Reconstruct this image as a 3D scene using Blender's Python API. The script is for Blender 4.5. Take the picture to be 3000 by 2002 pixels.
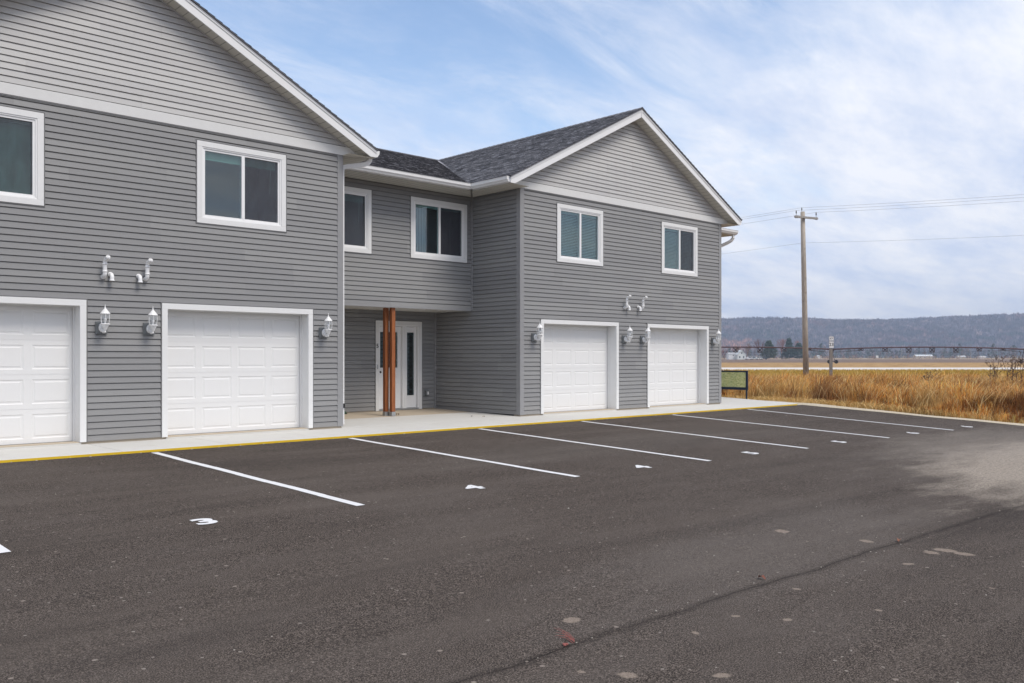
import bpy, bmesh, math, random
import numpy as np
from mathutils import Vector, Matrix
random.seed(7); rng = np.random.default_rng(7)
R = math.radians
for o in list(bpy.data.objects): bpy.data.objects.remove(o)
sc = bpy.context.scene; COL = sc.collection

# ------------------------------------------------------------------ camera, sky, sun, exposure
YAW = 0.75645
CAM = Vector((-8.911, -13.999, 1.289))
cd = bpy.data.cameras.new('camera'); cam = bpy.data.objects.new('camera', cd); COL.objects.link(cam)
cam.location = CAM; cam.rotation_euler = (R(90), 0, -YAW)
cd.sensor_width = 36; cd.lens = 36*2605.98/3000; cd.shift_y = 46.59/3000
cd.clip_start = .1; cd.clip_end = 30000
sc.camera = cam
sc.view_settings.view_transform = 'Standard'; sc.view_settings.look = 'None'
sc.view_settings.exposure = 0.72; sc.view_settings.gamma = 1.0

SUN_EL, SUN_AZ = 54, -78          # azimuth measured from +x, anticlockwise: light comes from -y, a touch +x
world = bpy.data.worlds.new('World'); sc.world = world; world.use_nodes = True
nt = world.node_tree; nt.nodes.clear()
def N(t, **kw):
    n = nt.nodes.new(t)
    for k, v in kw.items(): setattr(n, k, v)
    return n
def L(a, b): nt.links.new(a, b)
out = N('ShaderNodeOutputWorld'); bg = N('ShaderNodeBackground'); L(bg.outputs[0], out.inputs[0])
sky = N('ShaderNodeTexSky'); sky.sky_type = 'NISHITA'; sky.sun_disc = False
sky.sun_elevation = R(SUN_EL); sky.sun_rotation = R(90-SUN_AZ); sky.air_density = 1.0; sky.dust_density = .6; sky.ozone_density = 2.2
tc = N('ShaderNodeTexCoord'); sep = N('ShaderNodeSeparateXYZ'); L(tc.outputs['Generated'], sep.inputs[0])
def M(op, a, b=None, c=None, clamp=False):
    n = N('ShaderNodeMath', operation=op); n.use_clamp = clamp
    for i, v in enumerate((a, b, c)):
        if v is None: continue
        if isinstance(v, (int, float)): n.inputs[i].default_value = v
        else: L(v, n.inputs[i])
    return n.outputs[0]
zc = M('MAXIMUM', sep.outputs[2], 0.0); zz = M('ADD', zc, .16)
px = M('DIVIDE', sep.outputs[0], zz); py = M('DIVIDE', sep.outputs[1], zz)
comb = N('ShaderNodeCombineXYZ'); L(px, comb.inputs[0]); L(py, comb.inputs[1])
mp = N('ShaderNodeMapping'); L(comb.outputs[0], mp.inputs[0]); mp.inputs['Rotation'].default_value = (0, 0, R(-38)); mp.inputs['Scale'].default_value = (.55, 1.25, 1)
n1 = N('ShaderNodeTexNoise'); L(mp.outputs[0], n1.inputs[0]); n1.inputs['Scale'].default_value = .9; n1.inputs['Detail'].default_value = 9; n1.inputs['Roughness'].default_value = .58; n1.inputs['Distortion'].default_value = .35
n2 = N('ShaderNodeTexNoise'); L(mp.outputs[0], n2.inputs[0]); n2.inputs['Scale'].default_value = 3.2; n2.inputs['Detail'].default_value = 11; n2.inputs['Roughness'].default_value = .70; n2.inputs['Distortion'].default_value = .6
# clearer sky up and to the left of the building gap, thicker cloud low down and to the right
dotn = N('ShaderNodeVectorMath', operation='DOT_PRODUCT'); L(tc.outputs['Generated'], dotn.inputs[0])
_bd = Vector((.62, .81, 0)).normalized()*math.cos(R(27)) + Vector((0, 0, math.sin(R(27))))
dotn.inputs[1].default_value = _bd
mr = N('ShaderNodeMapRange'); L(dotn.outputs['Value'], mr.inputs[0]); mr.inputs[1].default_value = .80; mr.inputs[2].default_value = 1.0; mr.inputs[3].default_value = .26; mr.inputs[4].default_value = -.10
lowc = M('MULTIPLY', M('SUBTRACT', .42, zc, clamp=True), .85)
den = M('ADD', M('ADD', n1.outputs[0], M('MULTIPLY', M('SUBTRACT', n2.outputs[0], .5), .75)), M('ADD', mr.outputs[0], lowc))
mask = N('ShaderNodeMapRange'); mask.interpolation_type = 'SMOOTHSTEP'; L(den, mask.inputs[0])
mask.inputs[1].default_value = .30; mask.inputs[2].default_value = .86; mask.inputs[3].default_value = 0; mask.inputs[4].default_value = .96
n3 = N('ShaderNodeTexNoise'); L(mp.outputs[0], n3.inputs[0]); n3.inputs['Scale'].default_value = 2.6; n3.inputs['Detail'].default_value = 9; n3.inputs['Roughness'].default_value = .66
cr = N('ShaderNodeValToRGB'); L(n3.outputs[0], cr.inputs[0])
cr.color_ramp.elements[0].position = .36; cr.color_ramp.elements[0].color = (3.95, 4.5, 5.7, 1)
cr.color_ramp.elements[1].position = .60; cr.color_ramp.elements[1].color = (5.9, 6.0, 6.35, 1)
skyc = N('ShaderNodeMix', data_type='RGBA', blend_type='MULTIPLY'); skyc.inputs[0].default_value = 1
L(sky.outputs[0], skyc.inputs[6]); skyc.inputs[7].default_value = (1.32, 1.25, 1.20, 1)
mx = N('ShaderNodeMix', data_type='RGBA'); L(mask.outputs[0], mx.inputs[0]); L(skyc.outputs[2], mx.inputs[6]); L(cr.outputs[0], mx.inputs[7])
L(mx.outputs[2], bg.inputs[0]); bg.inputs[1].default_value = .108

sl = bpy.data.lights.new('sun', 'SUN'); sl.energy = 1.5; sl.angle = R(24); sl.color = (1, .925, .83)
so = bpy.data.objects.new('sun', sl); COL.objects.link(so)
sd = Vector((math.cos(R(SUN_AZ))*math.cos(R(SUN_EL)), math.sin(R(SUN_AZ))*math.cos(R(SUN_EL)), math.sin(R(SUN_EL))))
so.rotation_euler = sd.to_track_quat('Z', 'Y').to_euler(); so.location = (0, -30, 30)

# ------------------------------------------------------------------ helpers
def tag(o, label=None, cat=None, group=None, kind=None):
    if label: o['label'] = label
    if cat: o['category'] = cat
    if group: o['group'] = group
    if kind: o['kind'] = kind
    return o
def empty(name, loc=(0, 0, 0), rz=0):
    o = bpy.data.objects.new(name, None); COL.objects.link(o); o.location = loc; o.rotation_euler = (0, 0, rz); o.empty_display_size = .2
    return o
def copy_tree(o, parent=None):
    c = o.copy(); COL.objects.link(c); c.parent = parent
    for ch in list(o.children): copy_tree(ch, c)
    return c
class MB:
    def __init__(s): s.v = []; s.f = []; s.mi = []; s.m = 0; s.uv = {}
    def poly(s, pts, uv=None):
        b = len(s.v); s.v += [tuple(p) for p in pts]; s.f.append(tuple(range(b, b+len(pts)))); s.mi.append(s.m)
        if uv: s.uv[len(s.f)-1] = uv
        return s
    def raw(s, vs, fs):
        b = len(s.v); s.v += [tuple(p) for p in vs]
        for f in fs: s.f.append(tuple(b+i for i in f)); s.mi.append(s.m)
        return s
    def box(s, a, b, M4=None):
        x0, y0, z0 = (min(a[i], b[i]) for i in range(3)); x1, y1, z1 = (max(a[i], b[i]) for i in range(3))
        vs = [(x0, y0, z0), (x1, y0, z0), (x1, y1, z0), (x0, y1, z0), (x0, y0, z1), (x1, y0, z1), (x1, y1, z1), (x0, y1, z1)]
        if M4 is not None: vs = [M4 @ Vector(p) for p in vs]
        return s.raw(vs, [(0, 3, 2, 1), (4, 5, 6, 7), (0, 1, 5, 4), (1, 2, 6, 5), (2, 3, 7, 6), (3, 0, 4, 7)])
    def prism(s, pts, d):      # polygon pts extruded by vector d
        n = len(pts); P = [Vector(p) for p in pts]; d = Vector(d)
        vs = P+[p+d for p in P]
        s.raw(vs, [tuple(reversed(range(n))), tuple(range(n, 2*n))]+[(i, (i+1) % n, (i+1) % n+n, i+n) for i in range(n)])
        return s
    def bar(s, a, b, w, h=None):
        a = Vector(a); b = Vector(b); h = h or w; d = (b-a)
        if d.length < 1e-6: return s
        d.normalize(); up = Vector((0, 0, 1)) if abs(d.z) < .95 else Vector((0, 1, 0))
        sx = d.cross(up).normalized()*w/2; sy = d.cross(sx).normalized()*h/2
        return s.raw([a-sx-sy, a+sx-sy, a+sx+sy, a-sx+sy, b-sx-sy, b+sx-sy, b+sx+sy, b-sx+sy],
                     [(0, 1, 2, 3), (7, 6, 5, 4), (0, 4, 5, 1), (1, 5, 6, 2), (2, 6, 7, 3), (3, 7, 4, 0)])
    def tube(s, pts, r, n=12, caps=True, inner=None, rect=None):
        P = [Vector(p) for p in pts]; rs = r if isinstance(r, (list, tuple)) else [r]*len(P)
        t0 = (P[1]-P[0]).normalized(); up = Vector((0, 0, 1)) if abs(t0.z) < .9 else Vector((1, 0, 0))
        u = t0.cross(up).normalized(); b0 = len(s.v)
        for i, p in enumerate(P):
            if i == 0: t = P[1]-P[0]
            elif i == len(P)-1: t = P[-1]-P[-2]
            else: t = (P[i+1]-p).normalized()+(p-P[i-1]).normalized()
            t.normalize(); u = (u-t*u.dot(t)).normalized(); w = t.cross(u)
            for k in range(n):
                a = 2*math.pi*k/n
                if rect:
                    qs = [(-1, -1), (1, -1), (1, 1), (-1, 1)]; q = qs[k]; s.v.append(tuple(p+u*q[0]*rect[0]/2+w*q[1]*rect[1]/2))
                else: s.v.append(tuple(p+(u*math.cos(a)+w*math.sin(a))*rs[i]))
        for i in range(len(P)-1):
            for k in range(n):
                k2 = (k+1) % n; s.f.append((b0+i*n+k, b0+i*n+k2, b0+(i+1)*n+k2, b0+(i+1)*n+k)); s.mi.append(s.m)
        if caps:
            s.f.append(tuple(b0+k for k in reversed(range(n)))); s.mi.append(s.m)
            e = b0+(len(P)-1)*n; s.f.append(tuple(e+k for k in range(n))); s.mi.append(s.m)
        return s
    def lathe(s, prof, c=(0, 0, 0), n=16, ax=None):
        b0 = len(s.v); c = Vector(c)
        for (r, z) in prof:
            for k in range(n):
                a = 2*math.pi*k/n; s.v.append(tuple(c+Vector((r*math.cos(a), r*math.sin(a), z))))
        for i in range(len(prof)-1):
            for k in range(n):
                k2 = (k+1) % n; s.f.append((b0+i*n+k, b0+i*n+k2, b0+(i+1)*n+k2, b0+(i+1)*n+k)); s.mi.append(s.m)
        return s
    def build(s, name, mats, parent=None, smooth=False, bevel=0):
        me = bpy.data.meshes.new(name); me.from_pydata(s.v, [], s.f)
        ms = mats if isinstance(mats, (list, tuple)) else [mats]
        for m in ms: me.materials.append(m)
        me.polygons.foreach_set('material_index', s.mi)
        if s.uv:
            ul = me.uv_layers.new(name='uv')
            for fi, uvs in s.uv.items():
                p = me.polygons[fi]
                for li, t in zip(p.loop_indices, uvs): ul.data[li].uv = t
        if smooth: me.polygons.foreach_set('use_smooth', [True]*len(me.polygons))
        me.update()
        o = bpy.data.objects.new(name, me); COL.objects.link(o)
        if parent: o.parent = parent
        if bevel:
            b = o.modifiers.new('bevel', 'BEVEL'); b.width = bevel; b.segments = 2; b.limit_method = 'ANGLE'
        return o
def np_mesh(name, V, F, mats, cols=None, parent=None, mi=None):
    """V (n,3) float, F (m,k) int; cols (m,3) one colour per face"""
    me = bpy.data.meshes.new(name); k = F.shape[1]
    me.vertices.add(len(V)); me.vertices.foreach_set('co', V.astype(np.float32).ravel())
    me.loops.add(F.size); me.loops.foreach_set('vertex_index', F.astype(np.int32).ravel())
    me.polygons.add(len(F)); me.polygons.foreach_set('loop_start', np.arange(0, F.size, k, dtype=np.int32))
    me.polygons.foreach_set('loop_total', np.full(len(F), k, dtype=np.int32))
    for m in (mats if isinstance(mats, (list, tuple)) else [mats]): me.materials.append(m)
    me.update(calc_edges=True)
    if cols is not None:
        a = me.color_attributes.new('tint', 'FLOAT_COLOR', 'CORNER')
        c = np.ones((F.size, 4), np.float32); c[:, :3] = np.repeat(cols, k, axis=0); a.data.foreach_set('color', c.ravel())
    o = bpy.data.objects.new(name, me); COL.objects.link(o)
    if parent: o.parent = parent
    return o

# ------------------------------------------------------------------ materials
class Mat:
    def __init__(s, name, rough=.6, spec=.4):
        s.m = bpy.data.materials.new(name); s.m.use_nodes = True; s.t = s.m.node_tree
        s.b = s.t.nodes['Principled BSDF']; s.b.inputs['Roughness'].default_value = rough
        s.b.inputs['Specular IOR Level'].default_value = spec; s.co = s.t.nodes.new('ShaderNodeTexCoord')
    def n(s, t, **kw):
        n = s.t.nodes.new(t)
        for k, v in kw.items(): setattr(n, k, v)
        return n
    def l(s, a, b): s.t.links.new(a, b)
    def noise(s, scale, detail=4, rough=.55, src=None, stretch=None, dist=0):
        n = s.n('ShaderNodeTexNoise'); n.inputs['Scale'].default_value = scale; n.inputs['Detail'].default_value = detail; n.inputs['Roughness'].default_value = rough; n.inputs['Distortion'].default_value = dist
        v = src or s.co.outputs['Object']
        if stretch:
            mp = s.n('ShaderNodeMapping'); mp.inputs['Scale'].default_value = stretch; s.l(v, mp.inputs[0]); v = mp.outputs[0]
        s.l(v, n.inputs['Vector']); return n.outputs[0]
    def ramp(s, src, stops):
        r = s.n('ShaderNodeValToRGB'); s.l(src, r.inputs[0]); e = r.color_ramp.elements
        while len(e) < len(stops): e.new(.5)
        for i, (p, c) in enumerate(stops): e[i].position = p; e[i].color = (*c, 1) if len(c) == 3 else c
        return r.outputs[0]
    def mix(s, f, a, b, bt='MIX'):
        m = s.n('ShaderNodeMix', data_type='RGBA', blend_type=bt)
        for i, v in ((0, f), (6, a), (7, b)):
            if isinstance(v, (int, float)): m.inputs[i].default_value = v
            elif isinstance(v, tuple): m.inputs[i].default_value = (*v, 1)
            else: s.l(v, m.inputs[i])
        return m.outputs[2]
    def math(s, op, a, b=None, clamp=False):
        m = s.n('ShaderNodeMath', operation=op); m.use_clamp = clamp
        for i, v in enumerate((a, b)):
            if v is None: continue
            if isinstance(v, (int, float)): m.inputs[i].default_value = v
            else: s.l(v, m.inputs[i])
        return m.outputs[0]
    def rng(s, v, a, b, c, d):
        m = s.n('ShaderNodeMapRange'); s.l(v, m.inputs[0])
        for i, x in enumerate((a, b, c, d)): m.inputs[i+1].default_value = x
        return m.outputs[0]
    def color(s, c):
        if isinstance(c, tuple): s.b.inputs['Base Color'].default_value = (*c, 1)
        else: s.l(c, s.b.inputs['Base Color'])
    def bump(s, h, st=.3, d=.01):
        b = s.n('ShaderNodeBump'); b.inputs['Strength'].default_value = st; b.inputs['Distance'].default_value = d
        s.l(h, b.inputs['Height']); s.l(b.outputs[0], s.b.inputs['Normal'])
def flat(name, c, rough=.6, spec=.4, var=.08, scale=6, bump=0, bscale=60, metal=0):
    m = Mat(name, rough, spec); n = m.noise(scale, 5, .6)
    m.color(m.mix(n, tuple(x*(1-var) for x in c), tuple(min(1, x*(1+var)) for x in c)))
    if bump: m.bump(m.noise(bscale, 3), bump, .004)
    m.b.inputs['Metallic'].default_value = metal
    return m.m
def siding_mat(name, c):
    m = Mat(name, .55, .3)
    g = m.noise(5, 6, .65, stretch=(1, 1, 22)); big = m.noise(.35, 3)
    col = m.mix(g, tuple(x*.95 for x in c), tuple(x*1.05 for x in c)); col = m.mix(m.math('MULTIPLY', big, .35), col, tuple(x*.88 for x in c))
    # light splash and dust near the ground
    sp = m.n('ShaderNodeSeparateXYZ'); m.l(m.co.outputs['Object'], sp.inputs[0])
    dirt = m.math('MULTIPLY', m.rng(sp.outputs[2], 0, .5, 1, 0), m.noise(7, 5, .7), clamp=True)
    col = m.mix(m.math('MULTIPLY', dirt, .35), col, (.30, .28, .25))
    m.color(col); m.bump(m.noise(14, 5, .7, stretch=(1, 1, 26)), .25, .002); return m.m
MT = {}
MT['siding'] = siding_mat('grey_vinyl_siding', (.268, .268, .268))
MT['siding_light'] = siding_mat('pale_vinyl_siding', (.505, .50, .492))
MT['siding_b'] = siding_mat('grey_vinyl_siding_paler', (.281, .281, .280)); MT['siding_c'] = siding_mat('grey_vinyl_siding_darker', (.253, .253, .255))
MT['siding_light_b'] = siding_mat('pale_vinyl_siding_b', (.525, .52, .51)); MT['siding_light_c'] = siding_mat('pale_vinyl_siding_c', (.485, .48, .475))
MT['corner'] = flat('grey_trim', (.28, .28, .285), .5)
MT['jchan'] = flat('grey_channel', (.16, .16, .163), .5)
def white_board():
    m = Mat('white_board', .5, .35); g = m.noise(9, 7, .7, stretch=(1, 1, 1))
    m.color(m.mix(g, (.71, .715, .71), (.80, .80, .795))); m.bump(m.noise(60, 5, .7, stretch=(1, 1, 6)), .25, .002); return m.m
MT['white'] = white_board()
MT['white_metal'] = flat('white_metal', (.80, .80, .80), .35, .5, .03, 3)
MT['white_vinyl'] = flat('white_vinyl', (.84, .84, .84), .35, .5, .02, 3)
MT['frieze'] = flat('off_white_frieze', (.69, .69, .68), .55, .3, .05, 8, .2, 50)
MT['garage'] = flat('garage_door_white', (.76, .76, .755), .42, .4, .025, 1.2, .12, 180)
def soffit_mat():
    m = Mat('soffit', .55, .3); sp = m.n('ShaderNodeSeparateXYZ'); m.l(m.co.outputs['UV'], sp.inputs[0])
    w = m.math('FRACT', m.math('MULTIPLY', sp.outputs[0], 1/.14)); ln = m.math('LESS_THAN', w, .07)
    m.color(m.mix(ln, (.60, .575, .51), (.20, .19, .165))); return m.m
MT['soffit'] = soffit_mat()
def shingle_mat():
    m = Mat('asphalt_shingles', .85, .2)
    br = m.n('ShaderNodeTexBrick'); m.l(m.co.outputs['UV'], br.inputs['Vector'])
    br.offset = .37; br.squash = 1; br.inputs['Scale'].default_value = 1; br.inputs['Brick Width'].default_value = .26; br.inputs['Row Height'].default_value = .142
    br.inputs['Mortar Size'].default_value = .012; br.inputs['Mortar Smooth'].default_value = .3; br.inputs['Bias'].default_value = 0
    br.inputs['Color1'].default_value = (.030, .030, .036, 1); br.inputs['Color2'].default_value = (.40, .405, .44, 1); br.inputs['Mortar'].default_value = (.020, .020, .024, 1)
    n = m.noise(7, 3, .6, src=m.co.outputs['UV']); c = m.mix(m.rng(n, .35, .65, 0, .2), br.outputs[0], (.085, .087, .10))
    g = m.noise(220, 2, .7, src=m.co.outputs['UV']); c = m.mix(m.rng(g, .4, .62, 0, .45), c, (.21, .21, .23)); w_ = m.noise(2.6, 5, .75, src=m.co.outputs['UV'], stretch=(1, 2.2, 1)); c = m.mix(m.rng(w_, .42, .58, .5, 0), c, (.022, .022, .027)); c = m.mix(m.rng(m.noise(3.4, 5, .75, src=m.co.outputs['UV'], stretch=(1, 2.6, 1)), .52, .64, 0, .75), c, (.34, .34, .37))
    m.color(c); m.bump(g, .5, .004); return m.m
MT['shingle'] = shingle_mat()
SPOT = [(-1.749, -11.194, .075), (-1.573, -11.23, .10), (-1.604, -11.377, .085), (-1.858, -9.962, .085), (-1.709, -10.654, .07), (-2.293, -11.239, .05), (-5.193, -10.556, .07), (-4.279, -11.38, .035), (-4.871, -11.171, .03), (-3.69, -11.647, .028), (-5.772, -11.152, .028), (-5.645, -11.331, .055), (-5.318, -11.631, .05), (-4.433, -11.142, .03), (-3.602, -11.064, .035)]
def asphalt_mat():
    m = Mat('asphalt', .93, .08); P = m.co.outputs['Object']
    fine = m.noise(120, 3, .85); mid = m.noise(24, 4, .75); big = m.noise(.32, 5, .6); big2 = m.noise(1.3, 5, .65, stretch=(.35, 1, 1))
    c = m.ramp(fine, [(.38, (.006, .005, .0045)), (.50, (.027, .0215, .0185)), (.595, (.26, .215, .185))])
    c = m.mix(m.rng(mid, .42, .66, 0, .5), c, (.032, .026, .023)); c = m.mix(m.rng(m.noise(34, 3, .85), .54, .64, 0, .42), c, (.15, .126, .11))
    c = m.mix(m.rng(big, .42, .68, 0, .36), c, (.115, .098, .086))
    c = m.mix(m.rng(big2, .5, .72, 0, .34), c, (.13, .112, .10))
    c = m.mix(m.rng(m.noise(.55, 4, .6, stretch=(.3, 1.2, 1)), .30, .46, .34, 0), c, (.026, .022, .021))
    # long roller and tyre streaks running along the lot
    c = m.mix(m.rng(m.noise(1.0, 5, .65, stretch=(.12, 1.3, 1)), .50, .68, 0, .34), c, (.125, .105, .09))
    c = m.mix(m.rng(m.noise(1.4, 5, .6, stretch=(.10, 1.1, 1), dist=.4), .30, .45, .24, 0), c, (.020, .017, .016))
    # pale sanded patch where dust has been washed together
    def ell(cx, cy, rx, ry, ang):
        mp = m.n('ShaderNodeMapping'); mp.vector_type = 'TEXTURE'; mp.inputs['Location'].default_value = (cx, cy, 0); mp.inputs['Rotation'].default_value = (0, 0, ang); mp.inputs['Scale'].default_value = (rx, ry, 1000)
        m.l(P, mp.inputs[0]); ln = m.n('ShaderNodeVectorMath', operation='LENGTH'); m.l(mp.outputs[0], ln.inputs[0]); return ln.outputs['Value']
    nz = m.math('MULTIPLY', m.math('SUBTRACT', m.noise(1.3, 9, .72, stretch=(.5, 1.5, 1)), .5), 1.5)
    for (cx, cy, rx, ry, ang, amt, colr) in ((6.4, -9.6, 5.4, 1.45, R(11), .82, (.42, .365, .305)), (9.5, -8.0, 5.5, 1.6, R(5), .5, (.27, .24, .21)), (-2.4, -10.2, 3.2, .9, R(8), .28, (.19, .17, .155)), (3, -4.5, 6, 1.1, R(4), .20, (.17, .155, .14))):
        d = m.math('ADD', ell(cx, cy, rx, ry, ang), nz)
        f = m.math('MULTIPLY', m.rng(d, .50, 1.08, 1, 0), m.rng(m.noise(30, 5, .85), .38, .56, .30, 1)); f = m.math('MULTIPLY', f, amt, clamp=True)
        c = m.mix(f, c, colr)
    for (sx_, sy_, sr_) in SPOT:
        d = m.math('ADD', ell(sx_, sy_, sr_*.95, sr_*.72, sx_*3), m.math('MULTIPLY', m.math('SUBTRACT', m.noise(16, 4, .7), .5), 1.1))
        c = m.mix(m.math('MULTIPLY', m.rng(d, .75, 1.05, 1, 0), m.rng(fine, .35, .6, .45, .85)), c, (.30, .245, .20))
    # construction seam: a soft dark line with a crumbled edge
    sxyz = m.n('ShaderNodeSeparateXYZ'); m.l(P, sxyz.inputs[0])
    wob = m.math('MULTIPLY', m.math('SUBTRACT', m.noise(.8, 4, .6, stretch=(1, 0, 0)), .5), .22)
    dy = m.math('ABSOLUTE', m.math('ADD', m.math('ADD', sxyz.outputs[1], 10.86), wob))
    wide = m.math('ADD', dy, m.math('MULTIPLY', m.math('SUBTRACT', m.noise(22, 4, .75), .5), .05))
    c = m.mix(m.math('MULTIPLY', m.rng(wide, .0, .06, .48, 0), 1.0, clamp=True), c, (.016, .013, .012))
    c = m.mix(m.math('MULTIPLY', m.rng(m.math('ADD', dy, m.math('MULTIPLY', m.noise(34, 3, .8), .012)), .004, .013, 1, 0), m.rng(m.noise(2.3, 4, .7), .42, .56, 0, .9)), c, (.008, .007, .006))
    # scattered muddy flecks
    vo = m.n('ShaderNodeTexVoronoi'); vo.inputs['Scale'].default_value = 1.7; m.l(P, vo.inputs['Vector'])
    spot = m.math('LESS_THAN', m.math('ADD', vo.outputs['Distance'], m.math('MULTIPLY', m.noise(14, 2), .075)), .066)
    sep = m.n('ShaderNodeSeparateColor'); m.l(vo.outputs['Color'], sep.inputs[0]); gate = m.math('GREATER_THAN', sep.outputs[0], .38)
    c = m.mix(m.math('MULTIPLY', m.math('MULTIPLY', spot, gate), .62), c, (.26, .21, .175))
    vo = m.n('ShaderNodeTexVoronoi'); vo.inputs['Scale'].default_value = 5.3; m.l(P, vo.inputs['Vector'])
    sep = m.n('ShaderNodeSeparateColor'); m.l(vo.outputs['Color'], sep.inputs[0])
    c = m.mix(m.math('MULTIPLY', m.math('MULTIPLY', m.math('LESS_THAN', vo.outputs['Distance'], .075), m.math('GREATER_THAN', sep.outputs[0], .70)), .6), c, (.34, .29, .25))
    vo = m.n('ShaderNodeTexVoronoi'); vo.inputs['Scale'].default_value = 11; m.l(P, vo.inputs['Vector'])
    sep = m.n('ShaderNodeSeparateColor'); m.l(vo.outputs['Color'], sep.inputs[0])
    c = m.mix(m.math('MULTIPLY', m.math('MULTIPLY', m.math('LESS_THAN', vo.outputs['Distance'], .11), m.math('GREATER_THAN', sep.outputs[0], .80)), .55), c, (.38, .34, .30))
    m.color(c); m.bump(m.math('ADD', fine, m.math('MULTIPLY', mid, .5)), .55, .008); return m.m
MT['asphalt'] = asphalt_mat()
def concrete_mat():
    m = Mat('concrete', .8, .25); a = m.noise(.9, 6, .6); f = m.noise(90, 4, .7); st = m.noise(3, 6, .7)
    c = m.mix(a, (.56, .55, .52), (.66, .65, .62)); c = m.mix(m.rng(f, .35, .65, 0, .28), c, (.46, .45, .41))
    c = m.mix(m.rng(st, .55, .75, 0, .35), c, (.42, .37, .29))
    m.color(c); m.bump(f, .25, .004); return m.m
MT['concrete'] = concrete_mat()
MT['concrete_tan'] = flat('concrete_dusty', (.47, .40, .31), .85, .2, .12, 3)
MT['joint'] = flat('joint', (.13, .12, .11), .9)
MT['yellow'] = flat('yellow_paint', (.70, .47, .015), .55, .4, .18, 5, .3, 90)
def worn_white():
    m = Mat('road_paint', .6, .35); f = m.noise(120, 4, .75); b = m.noise(2.2, 5, .6)
    c = m.mix(m.rng(f, .54, .72, 0, .5), (.74, .74, .75), (.36, .35, .34)); c = m.mix(m.rng(b, .55, .8, 0, .25), c, (.55, .53, .50)); m.color(c); return m.m
MT['paint'] = worn_white()
def glass_mat(name, tint=(.75, .9, .88), refl=.9):
    m = Mat(name); t = m.t; t.nodes.remove(m.b); o = [n for n in t.nodes if n.type == 'OUTPUT_MATERIAL'][0]
    tr = m.n('ShaderNodeBsdfTransparent'); tr.inputs[0].default_value = (*tint, 1); gl = m.n('ShaderNodeBsdfGlossy'); gl.inputs['Roughness'].default_value = .015; gl.inputs[0].default_value = (refl, refl, refl, 1)
    lw = m.n('ShaderNodeLayerWeight'); lw.inputs[0].default_value = .5; fr_ = m.math('ADD', m.math('MULTIPLY', m.math('POWER', lw.outputs['Facing'], 4.0), .75), .085)
    nb = m.n('ShaderNodeBump'); nb.inputs['Strength'].default_value = .05; nb.inputs['Distance'].default_value = .02; m.l(m.noise(1.4, 2), nb.inputs['Height'])
    m.l(nb.outputs[0], gl.inputs['Normal'])
    mxs = m.n('ShaderNodeMixShader'); m.l(fr_, mxs.inputs[0]); m.l(tr.outputs[0], mxs.inputs[1]); m.l(gl.outputs[0], mxs.inputs[2]); m.l(mxs.outputs[0], o.inputs[0]); return m.m
MT['glass'] = glass_mat('window_glass', (.80, .90, .91))
MT['lamp_glass'] = glass_mat('lantern_glass', (.95, .96, .97), .9)
def screen_mat():
    m = Mat('insect_mesh'); t = m.t; o = [n for n in t.nodes if n.type == 'OUTPUT_MATERIAL'][0]
    tr = m.n('ShaderNodeBsdfTransparent'); df = m.n('ShaderNodeBsdfDiffuse'); df.inputs[0].default_value = (.09, .09, .105, 1)
    mxs = m.n('ShaderNodeMixShader'); m.l(m.rng(m.noise(7, 4, .6, stretch=(1, 1, .35)), .3, .7, .42, .60), mxs.inputs[0]); m.l(tr.outputs[0], mxs.inputs[1]); m.l(df.outputs[0], mxs.inputs[2]); m.l(mxs.outputs[0], o.inputs[0]); return m.m
MT['screen'] = screen_mat()
MT['dark'] = flat('dark_interior', (.19, .19, .22), .9, .2)
MT['blind'] = flat('blind_slats', (.33, .43, .43), .5, .3)
MT['blind_teal'] = flat('closed_blind', (.24, .40, .34), .5, .3)
MT['curtain'] = flat('pale_curtain', (.40, .50, .60), .8, .2)
MT['black'] = flat('black_rubber', (.02, .02, .022), .6)
MT['black_trim'] = flat('dark_iron', (.025, .027, .03), .45)
def wood_mat(name, a, b, sc_=12):
    m = Mat(name, .55, .35); n = m.noise(sc_, 6, .65, stretch=(6, 6, .35), dist=.6); k = m.noise(3, 2)
    c = m.ramp(n, [(.3, a), (.55, tuple((x+y)/2 for x, y in zip(a, b))), (.7, b)]); c = m.mix(m.rng(k, .62, .72, 0, .5), c, tuple(x*.45 for x in a)); m.color(c); m.bump(n, .3, .004); return m.m
MT['cedar'] = wood_mat('stained_cedar', (.17, .050, .018), (.47, .165, .055))
MT['polewood'] = wood_mat('weathered_pole', (.26, .22, .18), (.54, .48, .41), 7)
MT['greywood'] = wood_mat('grey_timber', (.24, .23, .22), (.46, .44, .42), 5)
MT['galv'] = flat('galvanised', (.42, .43, .44), .4, .5, .1, 5, metal=.6)
MT['outlet'] = flat('grey_outlet', (.17, .18, .185), .45)
MT['gravel'] = None
def gravel_mat():
    m = Mat('gravel', .9, .2); v = m.n('ShaderNodeTexVoronoi'); v.inputs['Scale'].default_value = 40; m.l(m.co.outputs['Object'], v.inputs['Vector'])
    n = m.noise(3, 5); c = m.mix(m.rng(v.outputs['Distance'], 0, .7, 0, 1), (.74, .67, .54), (.48, .42, .32)); c = m.mix(m.rng(n, .4, .7, 0, .4), c, (.52, .46, .32))
    m.color(c); m.bump(v.outputs['Distance'], .8, .02); return m.m
MT['gravel'] = gravel_mat()
def tint_mat(name, rough=.8, spec=.15, trans=0):
    m = Mat(name, rough, spec); a = m.n('ShaderNodeVertexColor'); a.layer_name = 'tint'; m.l(a.outputs[0], m.b.inputs['Base Color']); return m.m
MT['tint'] = tint_mat('vegetation')
MT['car_glass'] = flat('car_glass', (.03, .035, .04), .1, .6)

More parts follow.
